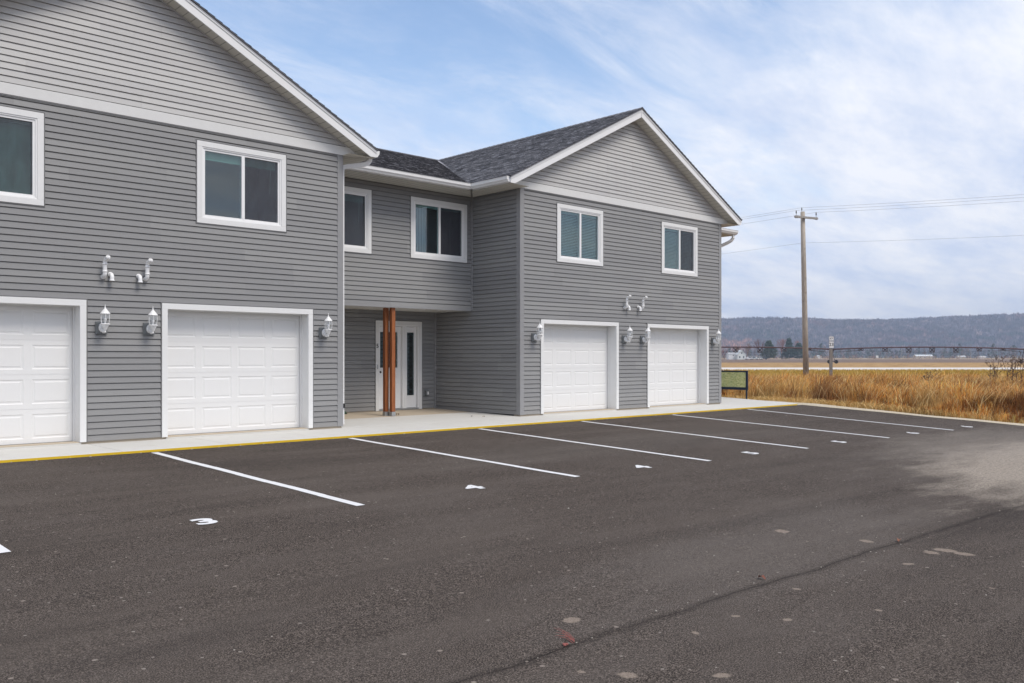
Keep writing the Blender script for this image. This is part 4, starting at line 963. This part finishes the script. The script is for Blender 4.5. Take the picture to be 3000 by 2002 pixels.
def vnoise(x, y, s=1.0, seed=0):
    v = 0
    for k, (a, b_) in enumerate([(1, 0), (.6, .8), (-.5, .87), (.2, -1.1), (1.7, .9), (-1.3, 1.9)]):
        v = v+np.sin((x*a+y*b_)*s*(1+.37*k)+seed*1.7+k*2.1)
    return v/6
def xy_of(r, d): return CAM.x+RV.x*r+DV.x*d, CAM.y+RV.y*r+DV.y*d
def gen_tall(n):
    d = 22+36*rng.random(n)**1.35; u = 1800+rng.random(n)*1500; r = (u-1500)/FPX*d; x, y = xy_of(r, d)
    edge = np.where(y < -1.2, 15.35+.15*np.sin(y*1.3), np.where(y < 1.6, 15.35+.0*y, 15.35)); ok = x > edge
    x, y, d = x[ok], y[ok], d[ok]; m = len(x); ex = x-edge[ok]
    cl = vnoise(x, y, 1.1, 1)+.6*vnoise(x, y, 3.1, 5)
    h = (.60+.20*rng.random(m)+.34*cl)*np.clip(.30+ex*.55, .25, 1)*np.clip((66-d)/26, .35, 1); tall = rng.random(m) < .02; h = np.where(tall, h*1.35, h); h = np.clip(h, .10, 1.15)
    la = rng.uniform(0, 2*math.pi, m); lm = h*(.12+.5*rng.random(m)**2); wind = np.stack([.10*h, -.05*h], 1)
    Ln = np.stack([np.cos(la)*lm, np.sin(la)*lm], 1)+wind
    idx = rng.integers(0, len(PAL), m); c = PAL[idx]*(1+.75*vnoise(x, y, 1.7, 9)+.7*vnoise(x, y, 4.5, 19))[:, None]; c = np.clip(c, .01, .95)
    pale = vnoise(x, y, .55, 3) > .22; c = np.where(pale[:, None], c*.55+np.array([.30, .21, .085]), c); dk = vnoise(x, y, .9, 13) < -.28; c = np.where(dk[:, None], c*np.array([.50, .42, .45]), c)
    gz = np.where(ex < 0, -.3, -.33)
    return np.stack([x, y, gz], 1), h, Ln, .006+.008*rng.random(m)*(d/28), c
def blades_f(name, n, gen, label):
    P, h, Ln, w, c = gen(n); return blades(name, len(P), lambda k: (P, h, Ln, w, c), label)
blades_f('dry_grass', 340000, gen_tall, 'tall golden dry grass and weeds beyond the gravel edge')
def gen_verge(n):
    d = 42+52*rng.random(n)**.9; u = 1750+rng.random(n)*1500; r = (u-1500)/FPX*d; x, y = xy_of(r, d)
    h = .14+.16*rng.random(n)+.10*np.clip((56-d)/14, 0, 1); la = rng.uniform(0, 6.28, n); lm = h*.4*rng.random(n); z = ground_h(r, d)-.02
    g_ = np.clip((d-56)/22, 0, 1)[:, None]; c = PAL[rng.integers(0, len(PAL), n)]*(1-g_*.8)+g_*.8*np.array([.42, .30, .06])*(.6+.8*rng.random(n))[:, None]
    return np.stack([x, y, z], 1), h, np.stack([np.cos(la)*lm, np.sin(la)*lm], 1), .02+.02*rng.random(n)*(d/60), c
blades_f('verge_grass', 80000, gen_verge, 'low yellow-green grass on the bank before the road')
def gen_edge(n):
    y = rng.uniform(-12, 3, n); x = 15.48+.15*np.sin(y*1.3)+rng.normal(0, .11, n); h = .05+.16*rng.random(n); la = rng.uniform(0, 6.28, n); lm = h*(.6+.8*rng.random(n))
    c = np.array([(.74, .54, .26), (.66, .42, .16), (.50, .34, .12)])[rng.integers(0, 3, n)]
    z = lot_h(x, np.minimum(y, -1.4))-.05
    return np.stack([x, y, z], 1), h, np.stack([np.cos(la)*lm, np.sin(la)*lm], 1), .006+.006*rng.random(n), c
blades_f('edge_straw', 9000, gen_edge, 'flattened pale straw along the gravel edge')
# long leaning straws standing out of the grass
def gen_straw(n):
    d = 23+20*rng.random(n)**1.4; u = 2120+rng.random(n)*900; r = (u-1500)/FPX*d; x, y = xy_of(r, d); h = .55+.55*rng.random(n); s = np.where(rng.random(n) < .7, 1, -1); lm = h*(.2+.9*rng.random(n)**1.5)
    Ln = np.stack([RV.x*s*lm, RV.y*s*lm], 1); c = np.tile(np.array([.80, .56, .27]), (n, 1))*(.7+.4*rng.random(n))[:, None]; ok = x > 15.6
    return np.stack([x, y, np.full(n, -.3)], 1)[ok], h[ok], Ln[ok], (.011+.006*rng.random(n))[ok], c[ok]
blades_f('straw_stalks', 1500, gen_straw, 'long pale straws leaning out of the dry grass')
# tall dark dead weeds at the right edge
rd = random.Random(31)
def weed(u, d, h, lb):
    t = empty('dry_weed', W(px2r(u, d), d, -.33)); tag(t, lb, 'weed', 'tall dead weeds above the grass'); b = MB(); hd = b
    for s in range(4):
        bx_, by_ = rd.uniform(-.12, .12), rd.uniform(-.12, .12); top = Vector((bx_+rd.uniform(-.3, .3), by_+rd.uniform(-.2, .2), h*rd.uniform(.8, 1)))
        b.tube([(bx_, by_, 0), (bx_*.8+top.x*.3, by_, h*.45), top], [.012, .009, .005], 5)
        for k in range(9):
            f = rd.uniform(.45, 1); p = Vector((bx_, by_, 0)).lerp(top, f); a = rd.uniform(0, 6.28); l_ = rd.uniform(.15, .42)*(1.25-f*.6); e = p+Vector((math.cos(a)*l_, math.sin(a)*l_, l_*rd.uniform(.5, 1.1)))
            b.tube([p, (p+e)/2+Vector((0, 0, -.02)), e], [.005, .004, .003], 4)
            for q in range(4):
                c = p.lerp(e, rd.uniform(.6, 1.05))+Vector((rd.uniform(-.03, .03), rd.uniform(-.03, .03), rd.uniform(-.02, .05))); r = rd.uniform(.007, .017); hd.lathe([(.0001, -r), (r, -r*.2), (r*.7, r*.7), (.0001, r*1.2)], c, 5)
    b.build('stems', flat('weed_stem_'+str(u), (.095, .058, .042), .9), t)
for u, d, h, lb in [(2915, 31, 1.66, 'dark dead weed, leftmost of those rising above the road'), (2962, 30, 1.62, 'dark dead weed between the two others at the right edge'), (2992, 29, 1.70, 'tallest dark dead weed at the right edge of the grass'), (2720, 31, 1.02, 'brown dead weed poking from the grass left of the tall ones')]:
    weed(u, d, h, lb)

# ------------------------------------------------------------------ utility pole and wires
D0 = 50; pz = -.35; base = W(px2r(2362, D0), D0, pz); topp = W(px2r(2351.5, D0), D0, px2z(621, D0))
t = empty('utility_pole', base); tag(t, 'weathered wooden utility pole with a short crossarm standing in the grass', 'utility pole')
b = MB(); tv = topp-base; b.tube([(0, 0, 0), tv*.35, tv*.7, tv], [.165, .15, .135, .118], 16); b.build('pole', MT['polewood'], t, smooth=True)
a0 = W(px2r(2326, D0-.3), D0-.3, px2z(636, D0-.3))-base; a1 = W(px2r(2392.5, D0+.3), D0+.3, px2z(642, D0+.3))-base; fw = Vector((-DV.x, -DV.y, 0))*.15
b = MB(); b.bar(a0+fw, a1+fw, .10, .115); b.build('crossarm', MT['greywood'], t, bevel=.006)
ad = (a1-a0).normalized(); ins = []
def insul(p, h=.30):
    b = MB(); b.lathe([(.012, 0), (.012, h*.4), (.035, h*.45), (.028, h*.56), (.042, h*.62), (.03, h*.72), (.034, h*.85), (.018, h*.92), (.02, h), (.0001, h)], p, 10); b.build('insulator', MT['outlet'], t, smooth=True); return p+Vector((0, 0, h*.97))
i1 = insul(a0+fw+ad*.10+Vector((0, 0, .05))); i3 = insul(a1+fw-ad*.10+Vector((0, 0, .05))); i2 = insul(tv+Vector((-RV.x*.05, -RV.y*.05, -.02)), .26)
b = MB()
for p in (a0+fw+ad*.06, a1+fw-ad*.06, a0+fw+ad*.16, a1+fw-ad*.16): b.bar(p+Vector((0, 0, -.085)), p+Vector((0, 0, .065)), .035)
b.build('bolts', MT['black_trim'], t)
wdir = (RV*1-DV*.8).normalized(); SP = 50; wm = flat('wire', (.40, .41, .43), .5)
def wire(p, sag, r, lb):
    p = base+p
    b = MB()
    for s in (-1, 1):
        P = []
        for k in range(31):
            f = k/30; q = p+wdir*s*SP*f; q = q+Vector((0, 0, -4*sag*f*(1-f))); P.append(q-base)
        b.tube(P, r, 5, caps=False)
    o = b.build('power_line', wm); o.location = base; tag(o, lb, 'wire', 'overhead wires')
wire(i1, .75, .0065, 'overhead wire on the left end of the crossarm'); wire(i2, .75, .0065, 'topmost overhead wire at the tip of the pole'); wire(i3, .75, .0065, 'overhead wire on the right end of the crossarm')
wire(W(px2r(2353, D0), D0, px2z(712, D0))-base, .75, .0055, 'lowest overhead wire crossing the pole below the crossarm')

# route marker on a timber post
D1 = 50; bs = W(px2r(2435, D1), D1, -.34); t = empty('route_marker', bs, -YAW); tag(t, 'grey timber post with two small white marker plates reading JCT and 23', 'sign post')
sc1 = D1/FPX
b = MB(); b.box((-.075, -.03, 0), (.075, .10, px2z(1021, D1)+.34)); b.build('post', wood_mat('dark_timber', (.16, .145, .13), (.33, .30, .27), 5), t, bevel=.006)
def plate(v0, v1, txt, size):
    z0, z1 = px2z(v1, D1)+.34, px2z(v0, D1)+.34; b = MB(); w = 7.0*sc1; b.box((-w, -.048, z0), (w, -.036, z1)); b.build('plate', MT['white_vinyl'], t, bevel=.004)
    b = MB(); e = .008
    for q in ((-w, w, z1-e, z1), (-w, w, z0, z0+e), (-w, -w+e, z0+e, z1-e), (w-e, w, z0+e, z1-e)): b.box((q[0], -.0505, q[2]), (q[1], -.0485, q[3]))
    b.build('plate_border', MT['black'], t)
    text_mesh('plate_text', txt, size, MT['black'], Matrix.Translation((0, -.051, (z0+z1)/2)) @ Matrix.Rotation(R(90), 4, 'X'), .001, .003, t)
plate(986, 998.6, 'JCT', .115); plate(1000.4, 1020, '23', .25)
# two thin field posts and the small flag post far behind
def thin(u, d, v0, v1, r, lb, name='thin_post'):
    b = MB(); z0 = px2z(v1, d); b.tube([(0, 0, 0), (0, 0, px2z(v0, d)-z0)], r, 6); o = b.build(name, MT['greywood']); o.location = W(px2r(u, d), d, z0); tag(o, lb, 'post', 'far thin posts')
thin(2642, 600, 1012, 1050, .22, 'pale thin pole standing left of the long low building'); thin(2844.5, 600, 1008, 1050, .22, 'pale thin pole at the far field edge right of the long low building'); thin(2225, 560, 1031, 1053, .2, 'short pale pole in front of the parked cars')

# ------------------------------------------------------------------ irrigation boom
Dp = 200
def ipt(u, v, dd=0): return W(px2r(u, Dp+dd), Dp+dd, px2z(v, Dp+dd))
irr = empty('irrigation_boom', W(px2r(2438, Dp), Dp, -.1)); tag(irr, 'long dark centre-pivot irrigation boom on wheels crossing the field', 'irrigation boom'); IB = irr.location.copy()
red = flat('rusty_steel', (.075, .035, .035), .6); drk = flat('dark_steel', (.04, .03, .035), .6)
def span(u0, u1, vend, vmid, jacks, first=None):
    f = lambda u: vend-(vend-vmid)*4*((u-u0)/(u1-u0))*(1-(u-u0)/(u1-u0))
    b = MB(); P = [ipt(u, f(u))-IB for u in np.linspace(u0, u1, 25)]; b.tube(P, .15, 8); b.build('pipe', red, irr, smooth=True)
    bottoms = []
    for u in jacks:
        b = MB()
        fr = min(1, 2.4*min((u-u0), (u1-u))/(u1-u0)+.12); dep = 15*fr; v = f(u)
        for sgn in (-1, 1):
            lo = ipt(u, v+dep, sgn*1.1)-IB
            for du in (-8.5, 8.5):
                b.bar(ipt(u+du, f(u+du))-IB, ipt(u+du*.75*(-1 if sgn > 0 else 1), v+dep, sgn*1.1)-IB, .14)
            b.bar(ipt(u-7, v+dep, sgn*1.1)-IB, ipt(u+7, v+dep, sgn*1.1)-IB, .12)
        bottoms.append((u, v+dep)); b.build('truss', drk, irr)
    b = MB(); ch = [(u0, vend+2)]+bottoms+[(u1, vend+2)]
    for sgn in (-1, 1):
        for (ua, va), (ub, vb) in zip(ch[:-1], ch[1:]): b.bar(ipt(ua, va, sgn*1.1)-IB, ipt(ub, vb, sgn*1.1)-IB, .04)
    b.bar(ipt(bottoms[0][0], bottoms[0][1], 1.1)-IB, ipt(u0, vend+9, .8)-IB, .09) ; b.bar(ipt(bottoms[-1][0], bottoms[-1][1], 1.1)-IB, ipt(u1, vend+9, .8)-IB, .09)
    b.build('tie_rods', drk, irr)
span(1872, 2436, 1023.6, 1017.4, [1945, 2013, 2083, 2155, 2226, 2297, 2372]); span(2440, 3002, 1023.6, 1017.4, [2522, 2593, 2662, 2731, 2800, 2869, 2938])
def tower(u):
    b = MB(); top = ipt(u, 1024)-IB
    for du, dd in ((-8, -1.6), (8, -1.6), (-7, 1.6), (8, 1.6)): b.bar(top+Vector((0, 0, -.1)), ipt(u+du, 1059, dd)-IB, .09)
    b.bar(ipt(u-9, 1059, -1.6)-IB, ipt(u+9, 1059, -1.6)-IB, .14); b.bar(ipt(u+8, 1059, -1.6)-IB, ipt(u+12, 1061, 1.6)-IB, .14); b.bar(ipt(u+2, 1026)-IB, ipt(u+4, 1030)-IB, .35); b.build('tower', drk, irr)
    for du in (-8.5, 12):
        b = MB(); c = ipt(u+du, 1060.2)-IB; ax = (RV*.5+DV*.86).normalized()*.2; b.tube([c-ax, c-ax*.99, c+ax*.99, c+ax], [.15, .42, .42, .15], 16); w = b.build('wheel', MT['black'], irr)
tower(2438); tower(3000)

# ------------------------------------------------------------------ vegetation far away
def cone_tree(name, loc, h, w, col, label, group, n=1500, trunk=True):
    t = empty(name, loc); tag(t, label, 'tree', group)
    b = MB(); b.tube([(0, 0, 0), (0, 0, h*.9)], [h*.022, h*.006], 7); b.build('trunk', MT['polewood'], t)
    z = rng.random(n)**.8; prof = np.where(z < .18, .55+z*2.5, 1.0*(1.22-z)/1.04); prof = np.clip(prof, .03, 1)
    a = rng.uniform(0, 6.28, n); lay = 1+.22*np.sin(z*38+a*1.0)+.25*np.sin(a*3+z*9); rr = w/2*prof*lay*np.sqrt(rng.uniform(.25, 1, n))
    c = np.stack([rr*np.cos(a), rr*np.sin(a), h*(.08+.90*z)], 1); s = h*.035*(.6+.8*rng.random(n))[:, None]
    d1 = rng.normal(size=(n, 3)); d1 /= np.linalg.norm(d1, axis=1)[:, None]; d2 = np.cross(d1, rng.normal(size=(n, 3))); d2 /= np.linalg.norm(d2, axis=1)[:, None]; d3 = np.cross(d1, d2)
    V = np.stack([c+d1*s*1.6, c+d2*s*.7, c-d1*s*.8-d2*s*.4+d3*s*.5, c-d2*s*.5-d3*s*.6], 1).reshape(-1, 3); b0 = np.arange(n)[:, None]*4
    F = np.concatenate([b0+np.array([[0, 1, 2]]), b0+np.array([[0, 2, 3]]), b0+np.array([[0, 3, 1]]), b0+np.array([[1, 3, 2]])], 0)
    cc = np.array(col)*(.65+.75*rng.random(n))[:, None]; np_mesh('crown', V, F, MT['tint'], np.concatenate([cc]*4, 0), t); return t
def bare_tree(name, loc, h, w, col, label, group, seed=1, depth=5):
    rd = random.Random(seed); t = empty(name, loc); tag(t, label, 'tree', group); b = MB(); tw = MB()
    def grow(p, d, l_, r, k):
        e = p+d*l_; m = b if k < 2 else tw; m.tube([p, p.lerp(e, .5)+Vector((rd.uniform(-1, 1), rd.uniform(-1, 1), 0))*l_*.05, e], [r, r*.85, r*.65], 5 if k < 2 else 3, caps=False)
        if k >= depth: return
        for q in range(3 if k > 0 else 5):
            a = rd.uniform(0, 6.28); sp_ = rd.uniform(.35, .75); nd_ = (d+Vector((math.cos(a)*sp_, math.sin(a)*sp_, rd.uniform(-.05, .25)))).normalized(); grow(p.lerp(e, rd.uniform(.55, 1)), nd_, l_*rd.uniform(.62, .8), r*.6, k+1)
    grow(Vector((0, 0, 0)), Vector((0, 0, 1)), h*.27, h*.020, 0)
    mt = flat('bark_'+name+str(seed), col, .9, .1); b.build('trunk', mt, t); tw.build('crown', mt, t)
    xs = [v.co for v in [c_ for c_ in t.children if c_.name.startswith('crown')][0].data.vertices]; hz = max(v.z for v in xs); wx = max(max(abs(v.x), abs(v.y)) for v in xs)*2; 
    for ch in t.children: ch.scale = (w/wx, w/wx, h/hz)
    return t
def at_px(u, d, vb=None, z=-.07): return W(px2r(u, d), d, z)
DF = 600; k6 = DF/FPX
G1 = 'trees around the far farmstead'
GREEN = (.055, .085, .045); GREEN2 = (.05, .085, .06)
def hpx(vt, d): return px2z(vt, d)+.07
cone_tree('conifer', at_px(2253, DF), hpx(998, DF), 46*k6, GREEN, 'leftmost of the three tall dark conifers beside the farm cars', G1)
cone_tree('conifer', at_px(2312, DF+25), hpx(991, DF+25), 34*k6, GREEN2, 'tallest narrow conifer in the middle of the farm trees', G1)
cone_tree('conifer', at_px(2341, DF), hpx(1005, DF), 44*k6, GREEN2, 'broad dark conifer right beside the utility pole in the distance', G1)
cone_tree('dark_bush', at_px(2297, DF-20), hpx(1033, DF-20), 26*k6, (.03, .045, .04), 'short dark rounded evergreen between the tall conifers', G1, 900)
bare_tree('bare_tree', at_px(2225, DF+15), hpx(991, DF+15), 46*k6, (.20, .12, .11), 'tall leafless tree with a spreading crown left of the conifers', G1, 3)
bare_tree('bare_tree', at_px(2190, DF+40), hpx(1002, DF+40), 36*k6, (.24, .15, .10), 'smaller leafless tree behind the white gabled house', G1, 5)
bare_tree('bare_tree', at_px(2160, DF+60), hpx(1012, DF+60), 34*k6, (.27, .15, .08), 'orange-brown leafless tree left of the white house', G1, 8)
bare_tree('bare_tree', at_px(2290, DF+60), hpx(991, DF+60), 40*k6, (.34, .17, .13), 'reddish leafless tree between two conifers', G1, 12)
bare_tree('bare_tree', at_px(2335, DF+70), hpx(993, DF+70), 36*k6, (.34, .18, .14), 'reddish leafless tree behind the right conifer', G1, 14)
bare_tree('bare_tree', at_px(2122, DF+10), hpx(1024, DF+10), 30*k6, (.22, .10, .08), 'low reddish leafless shrub by the building edge', G1, 17)
# tree belt along the hill foot (one mass)
def belt(name, n, dr, ur, hr, pal, label, asp=.5):
    d = rng.uniform(*dr, n); u = rng.uniform(*ur, n); r = (u-1500)/FPX*d; x, y = xy_of(r, d); h = rng.uniform(*hr, n); m = 26
    c = np.repeat(np.stack([x, y, np.full(n, -.1)], 1), m, 0); hh = np.repeat(h, m); z = rng.random(n*m); a = rng.uniform(0, 6.28, n*m); rr = hh*asp/2*np.clip(1.1-z, .1, 1)*np.sqrt(rng.random(n*m))
    c = c+np.stack([rr*np.cos(a), rr*np.sin(a), hh*z], 1); s = (hh*.11)[:, None]; q = rng.normal(size=(3, n*m, 3))*.6; q[..., 2] *= 1.3
    V = np.stack([c+q[0]*s, c+q[1]*s, c+q[2]*s], 1).reshape(-1, 3); F = np.arange(len(V)).reshape(-1, 3); pc = np.array(pal)[rng.integers(0, len(pal), n)]
    o = np_mesh(name, V, F, MT['tint'], np.repeat(pc, m, 0)*(.6+.8*rng.random(n*m))[:, None]); tag(o, label, 'trees', kind='stuff')
belt('far_tree_belt', 1200, (1000, 1900), (1300, 3400), (7, 17), [(.05, .075, .055), (.05, .075, .055), (.12, .085, .07), (.16, .11, .085), (.06, .08, .05)], 'dark belt of trees along the foot of the wooded ridge')
belt('field_hedge', 900, (690, 760), (1300, 3400), (1.2, 3.2), [(.38, .27, .17), (.30, .2, .13), (.33, .15, .10), (.45, .36, .26)], 'pale brown scrub along the far field edge', 1.6)

# farmstead buildings
def house(name, u, d, w, dep, he, hr, wallc, roofc, label, rot=0, gable='side', wins=(), grp='far farm buildings', cat='building'):
    t = empty(name, at_px(u, d), -YAW+rot); tag(t, label, cat, grp); wm_ = flat(name+'_wall'+str(u), wallc, .7); rm = flat(name+'_roof'+str(u), roofc, .7)
    b = MB(); b.box((-w/2, -dep/2, 0), (w/2, dep/2, he))
    if gable == 'front': b.prism([(-w/2, -dep/2, he), (w/2, -dep/2, he), (0, -dep/2, hr)], (0, dep, 0))
    else: b.prism([(-w/2, -dep/2, he), (-w/2, dep/2, he), (-w/2, 0, hr)], (w, 0, 0))
    b.build('wall', wm_, t); b = MB(); e = .35; sl_ = (hr-he)
    if gable == 'front':
        for s in (-1, 1): b.prism([(s*(w/2+e), -dep/2-e, he-e*sl_/(w/2)+.05), (0, -dep/2-e, hr+.08), (0, -dep/2-e, hr+.25), (s*(w/2+e), -dep/2-e, he-e*sl_/(w/2)+.22)], (0, dep+2*e, 0))
    else:
        for s in (-1, 1): b.prism([(-w/2-e, s*(dep/2+e), he-e*sl_/(dep/2)+.05), (-w/2-e, 0, hr+.08), (-w/2-e, 0, hr+.25), (-w/2-e, s*(dep/2+e), he-e*sl_/(dep/2)+.22)], (w+2*e, 0, 0))
    b.build('roof', rm, t)
    for (x, z, a, c) in wins:
        b = MB(); b.box((x-a/2, -dep/2-.06, z-c/2), (x+a/2, -dep/2-.02, z+c/2)); b.build('window', MT['car_glass'], t)
    return t
house('farmhouse', 2169, DF, 5.6, 7, 3.2, 6.2, (.72, .75, .72), (.62, .64, .62), 'white gabled farmhouse with a pale roof behind the cars', gable='front', wins=[(-1.3, 1.6, .8, 1.2), (1.3, 1.6, .8, 1.2), (0, 4.2, .7, .9)])
house('white_barn', 2141.5, DF+5, 4.6, 6, 3.9, 4.3, (.74, .74, .73), (.60, .60, .60), 'boxy white building with one small dark window', wins=[(.9, 2.7, .7, .6)])
house('long_shed', 2704, 1000, 18.5, 9, 2.6, 4.2, (.50, .45, .38), (.62, .65, .66), 'long low tan building with a pale roof across the field', wins=[(-5, 1.3, 1.2, 1), (0, 1.3, 1.2, 1), (5, 1.3, 1.2, 1)])
house('far_house', 2398, 1000, 5, 5, 2.2, 3.6, (.6, .6, .6), (.66, .68, .7), 'small pale house right of the utility pole', gable='front')
house('far_shed', 2815, 1000, 8, 6, 2.2, 3.0, (.45, .43, .40), (.66, .68, .7), 'small pale shed right of the long low building')
house('far_trailer', 2877, 1000, 6.5, 4, 2.1, 2.6, (.70, .70, .70), (.72, .72, .72), 'small white trailer near the right edge of the field')
t = empty('field_sign', at_px(2570, 700), -YAW); tag(t, 'small pale board on two legs at the field edge', 'sign'); b = MB(); b.box((-.9, -.05, 1.0), (.9, .05, 2.9)); b.build('board', MT['white'], t); b = MB(); b.box((-.7, -.04, 0), (-.58, .04, 1.0)); b.box((.58, -.04, 0), (.7, .04, 1.0)); b.build('leg', MT['greywood'], t)

# parked vehicles
def vehicle(kind, u, d, colr, label, rot=0):
    t = empty('parked_'+kind, at_px(u, d), -YAW+rot); tag(t, label, 'truck' if kind == 'pickup' else 'car', 'vehicles parked at the farm'); pm = flat('car_paint'+str(u), colr, .3, .5, .02)
    ln, wd = (5.4, 1.9) if kind == 'pickup' else (4.6, 1.8); h0, h1, h2 = .45, 1.02, 1.75
    low = [(-ln/2, h0), (ln/2, h0), (ln/2, h1-.12), (ln/2-.12, h1), (-ln/2+.05, h1), (-ln/2, h1-.08)]
    b = MB(); b.prism([(x, -wd/2, z) for x, z in low], (0, wd, 0)); cabx = (-.4, 1.35) if kind == 'pickup' else (-2.0, 1.0)
    b.prism([(cabx[0]+.0, -wd/2+.1, h1), (cabx[1]+.55, -wd/2+.1, h1), (cabx[1], -wd/2+.18, h2), (cabx[0]+.2, -wd/2+.18, h2)], (0, wd-.28, 0)); b.build('body', pm, t, bevel=.05)
    b = MB(); b.prism([(cabx[0]+.22, -wd/2+.085, h1+.08), (cabx[1]+.38, -wd/2+.085, h1+.08), (cabx[1]-.02, -wd/2+.14, h2-.10), (cabx[0]+.32, -wd/2+.14, h2-.10)], (0, .02, 0)); b.build('side_window', MT['car_glass'], t)
    for x in (-ln*.31, ln*.31):
        for s in (-1, 1):
            b = MB(); b.tube([(x, s*(wd/2-.2), .34), (x, s*(wd/2+.01), .34)], .34, 14); b.build('wheel', MT['black'], t)
    return t
vehicle('pickup', 2192, DF-25, (.72, .73, .74), 'white pickup truck parked nearest the white farmhouse', .1)
vehicle('van', 2196, DF-8, (.66, .60, .60), 'pale van with a dark window band behind the white pickup', .05)
vehicle('car', 2212, DF-18, (.5, .55, .58), 'silver car between the pickup and the bare tree', -.2)
vehicle('car', 2223, DF-28, (.62, .64, .62), 'white car under the tall leafless tree', .3)
vehicle('car', 2238, DF-22, (.03, .035, .04), 'dark car at the right end of the parked row', 0)

# ------------------------------------------------------------------ wooded ridge
def ridge_h(r, d):
    k = r/2400.0
    top = 101+4*np.sin(k*9+1)+2.5*np.sin(k*23)+np.interp(r, [-3000, 300, 700, 1100, 1500, 4000], [-12, -10, -3, 0, 7, 5])
    f = np.clip((d-1950)/650, 0, 1); f = f*f*(3-2*f); return top*f*1.0-.3+3*np.sin(d*.02+r*.01)*f
MT['ridge'] = field_mat('ridge_floor', (.10, .075, .07), (.15, .11, .10), (.20, .14, .12), .02, .005)
grid_mesh('wooded_hills', np.linspace(-2550, 2750, 90), np.concatenate([np.linspace(1940, 2650, 30), np.linspace(2700, 3250, 5)]), lambda r, d: np.stack([CAM.x+RV.x*r+DV.x*d, CAM.y+RV.y*r+DV.y*d, ridge_h(r, d)], -1), MT['ridge'])
def forest(n):
    d = rng.uniform(1960, 2720, n); u = rng.uniform(1250, 3500, n); r = (u-1500)/FPX*d; x, y = xy_of(r, d); z = ridge_h(r, d); h = rng.uniform(10, 24, n); m = 16
    con = (vnoise(r, d, .012, 4)+.5*vnoise(r, d, .04, 8) > .42) & (z < 60)
    base_ = np.stack([x, y, z], 1)
    # broom-like twigs: narrow upright slivers fanning from the trunk
    c = np.repeat(base_, m, 0); hh = np.repeat(h, m); a = rng.uniform(0, 6.28, n*m); sp_ = rng.random(n*m); q = hh*.34*np.sqrt(rng.random(n*m))
    e = c+np.stack([q*np.cos(a), q*np.sin(a), hh*(.72+.28*rng.random(n*m))*(1-.18*(q/(hh*.34))**2)], 1); s0 = c+np.stack([q*.35*np.cos(a), q*.35*np.sin(a), hh*.22], 1)
    wv = np.stack([RV.x*np.ones(n*m), RV.y*np.ones(n*m), np.zeros(n*m)], 1)*np.cos(a*3)[:, None]+np.stack([DV.x*np.ones(n*m), DV.y*np.ones(n*m), np.zeros(n*m)], 1)*np.sin(a*3)[:, None]; wv = wv*(hh*.075*(.5+rng.random(n*m)))[:, None]; mid = (s0+e)/2+np.stack([q*.22*np.cos(a), q*.22*np.sin(a), 0*q], 1)
    V = np.stack([s0, mid-wv, e, mid+wv], 1).reshape(-1, 3); F = np.arange(len(V)).reshape(-1, 4)
    pal = np.array([(.12, .09, .10), (.17, .13, .13), (.07, .055, .07), (.23, .17, .155), (.12, .105, .11)]); pc = pal[rng.integers(0, 5, n)]*(1+.55*vnoise(r, d, .018, 3)+.4*vnoise(r, d, .06, 7))[:, None]
    red_ = vnoise(r, d, .010, 6)+.6*vnoise(r, d, .05, 2) > .38; pc = np.where(red_[:, None], pc*.7+np.array([.09, .035, .025]), pc); pc = np.where(con[:, None], np.array([.045, .06, .05]), pc)
    orange = (z < 32) & (u < 2200); pc = np.where(orange[:, None], pc*.4+np.array([.34, .15, .07]), pc)
    o = np_mesh('ridge_forest', V, F, MT['tint'], np.repeat(pc*(.35+1.3*rng.random((n, 1))), m, 0)*(.7+.6*rng.random(n*m))[:, None]); tag(o, 'leafless grey and purple-brown forest covering the far ridge', 'forest', kind='stuff')
forest(27000)

# ------------------------------------------------------------------ haze
def haze():
    b = MB(); b.box((-2600, -1560, -1.6), (2800, 3300, 175)); o = b.build('haze', bpy.data.materials.new('haze')); o.location = (CAM.x, CAM.y, 0); o.rotation_euler = (0, 0, -YAW); o['kind'] = 'stuff'; m = o.data.materials[0]; m.use_nodes = True; nt_ = m.node_tree; nt_.nodes.clear()
    ou = nt_.nodes.new('ShaderNodeOutputMaterial'); v = nt_.nodes.new('ShaderNodeVolumePrincipled'); v.inputs['Color'].default_value = (.66, .78, 1, 1); v.inputs['Density'].default_value = .00027; v.inputs['Anisotropy'].default_value = -.25
    nt_.links.new(v.outputs[0], ou.inputs['Volume'])
haze()
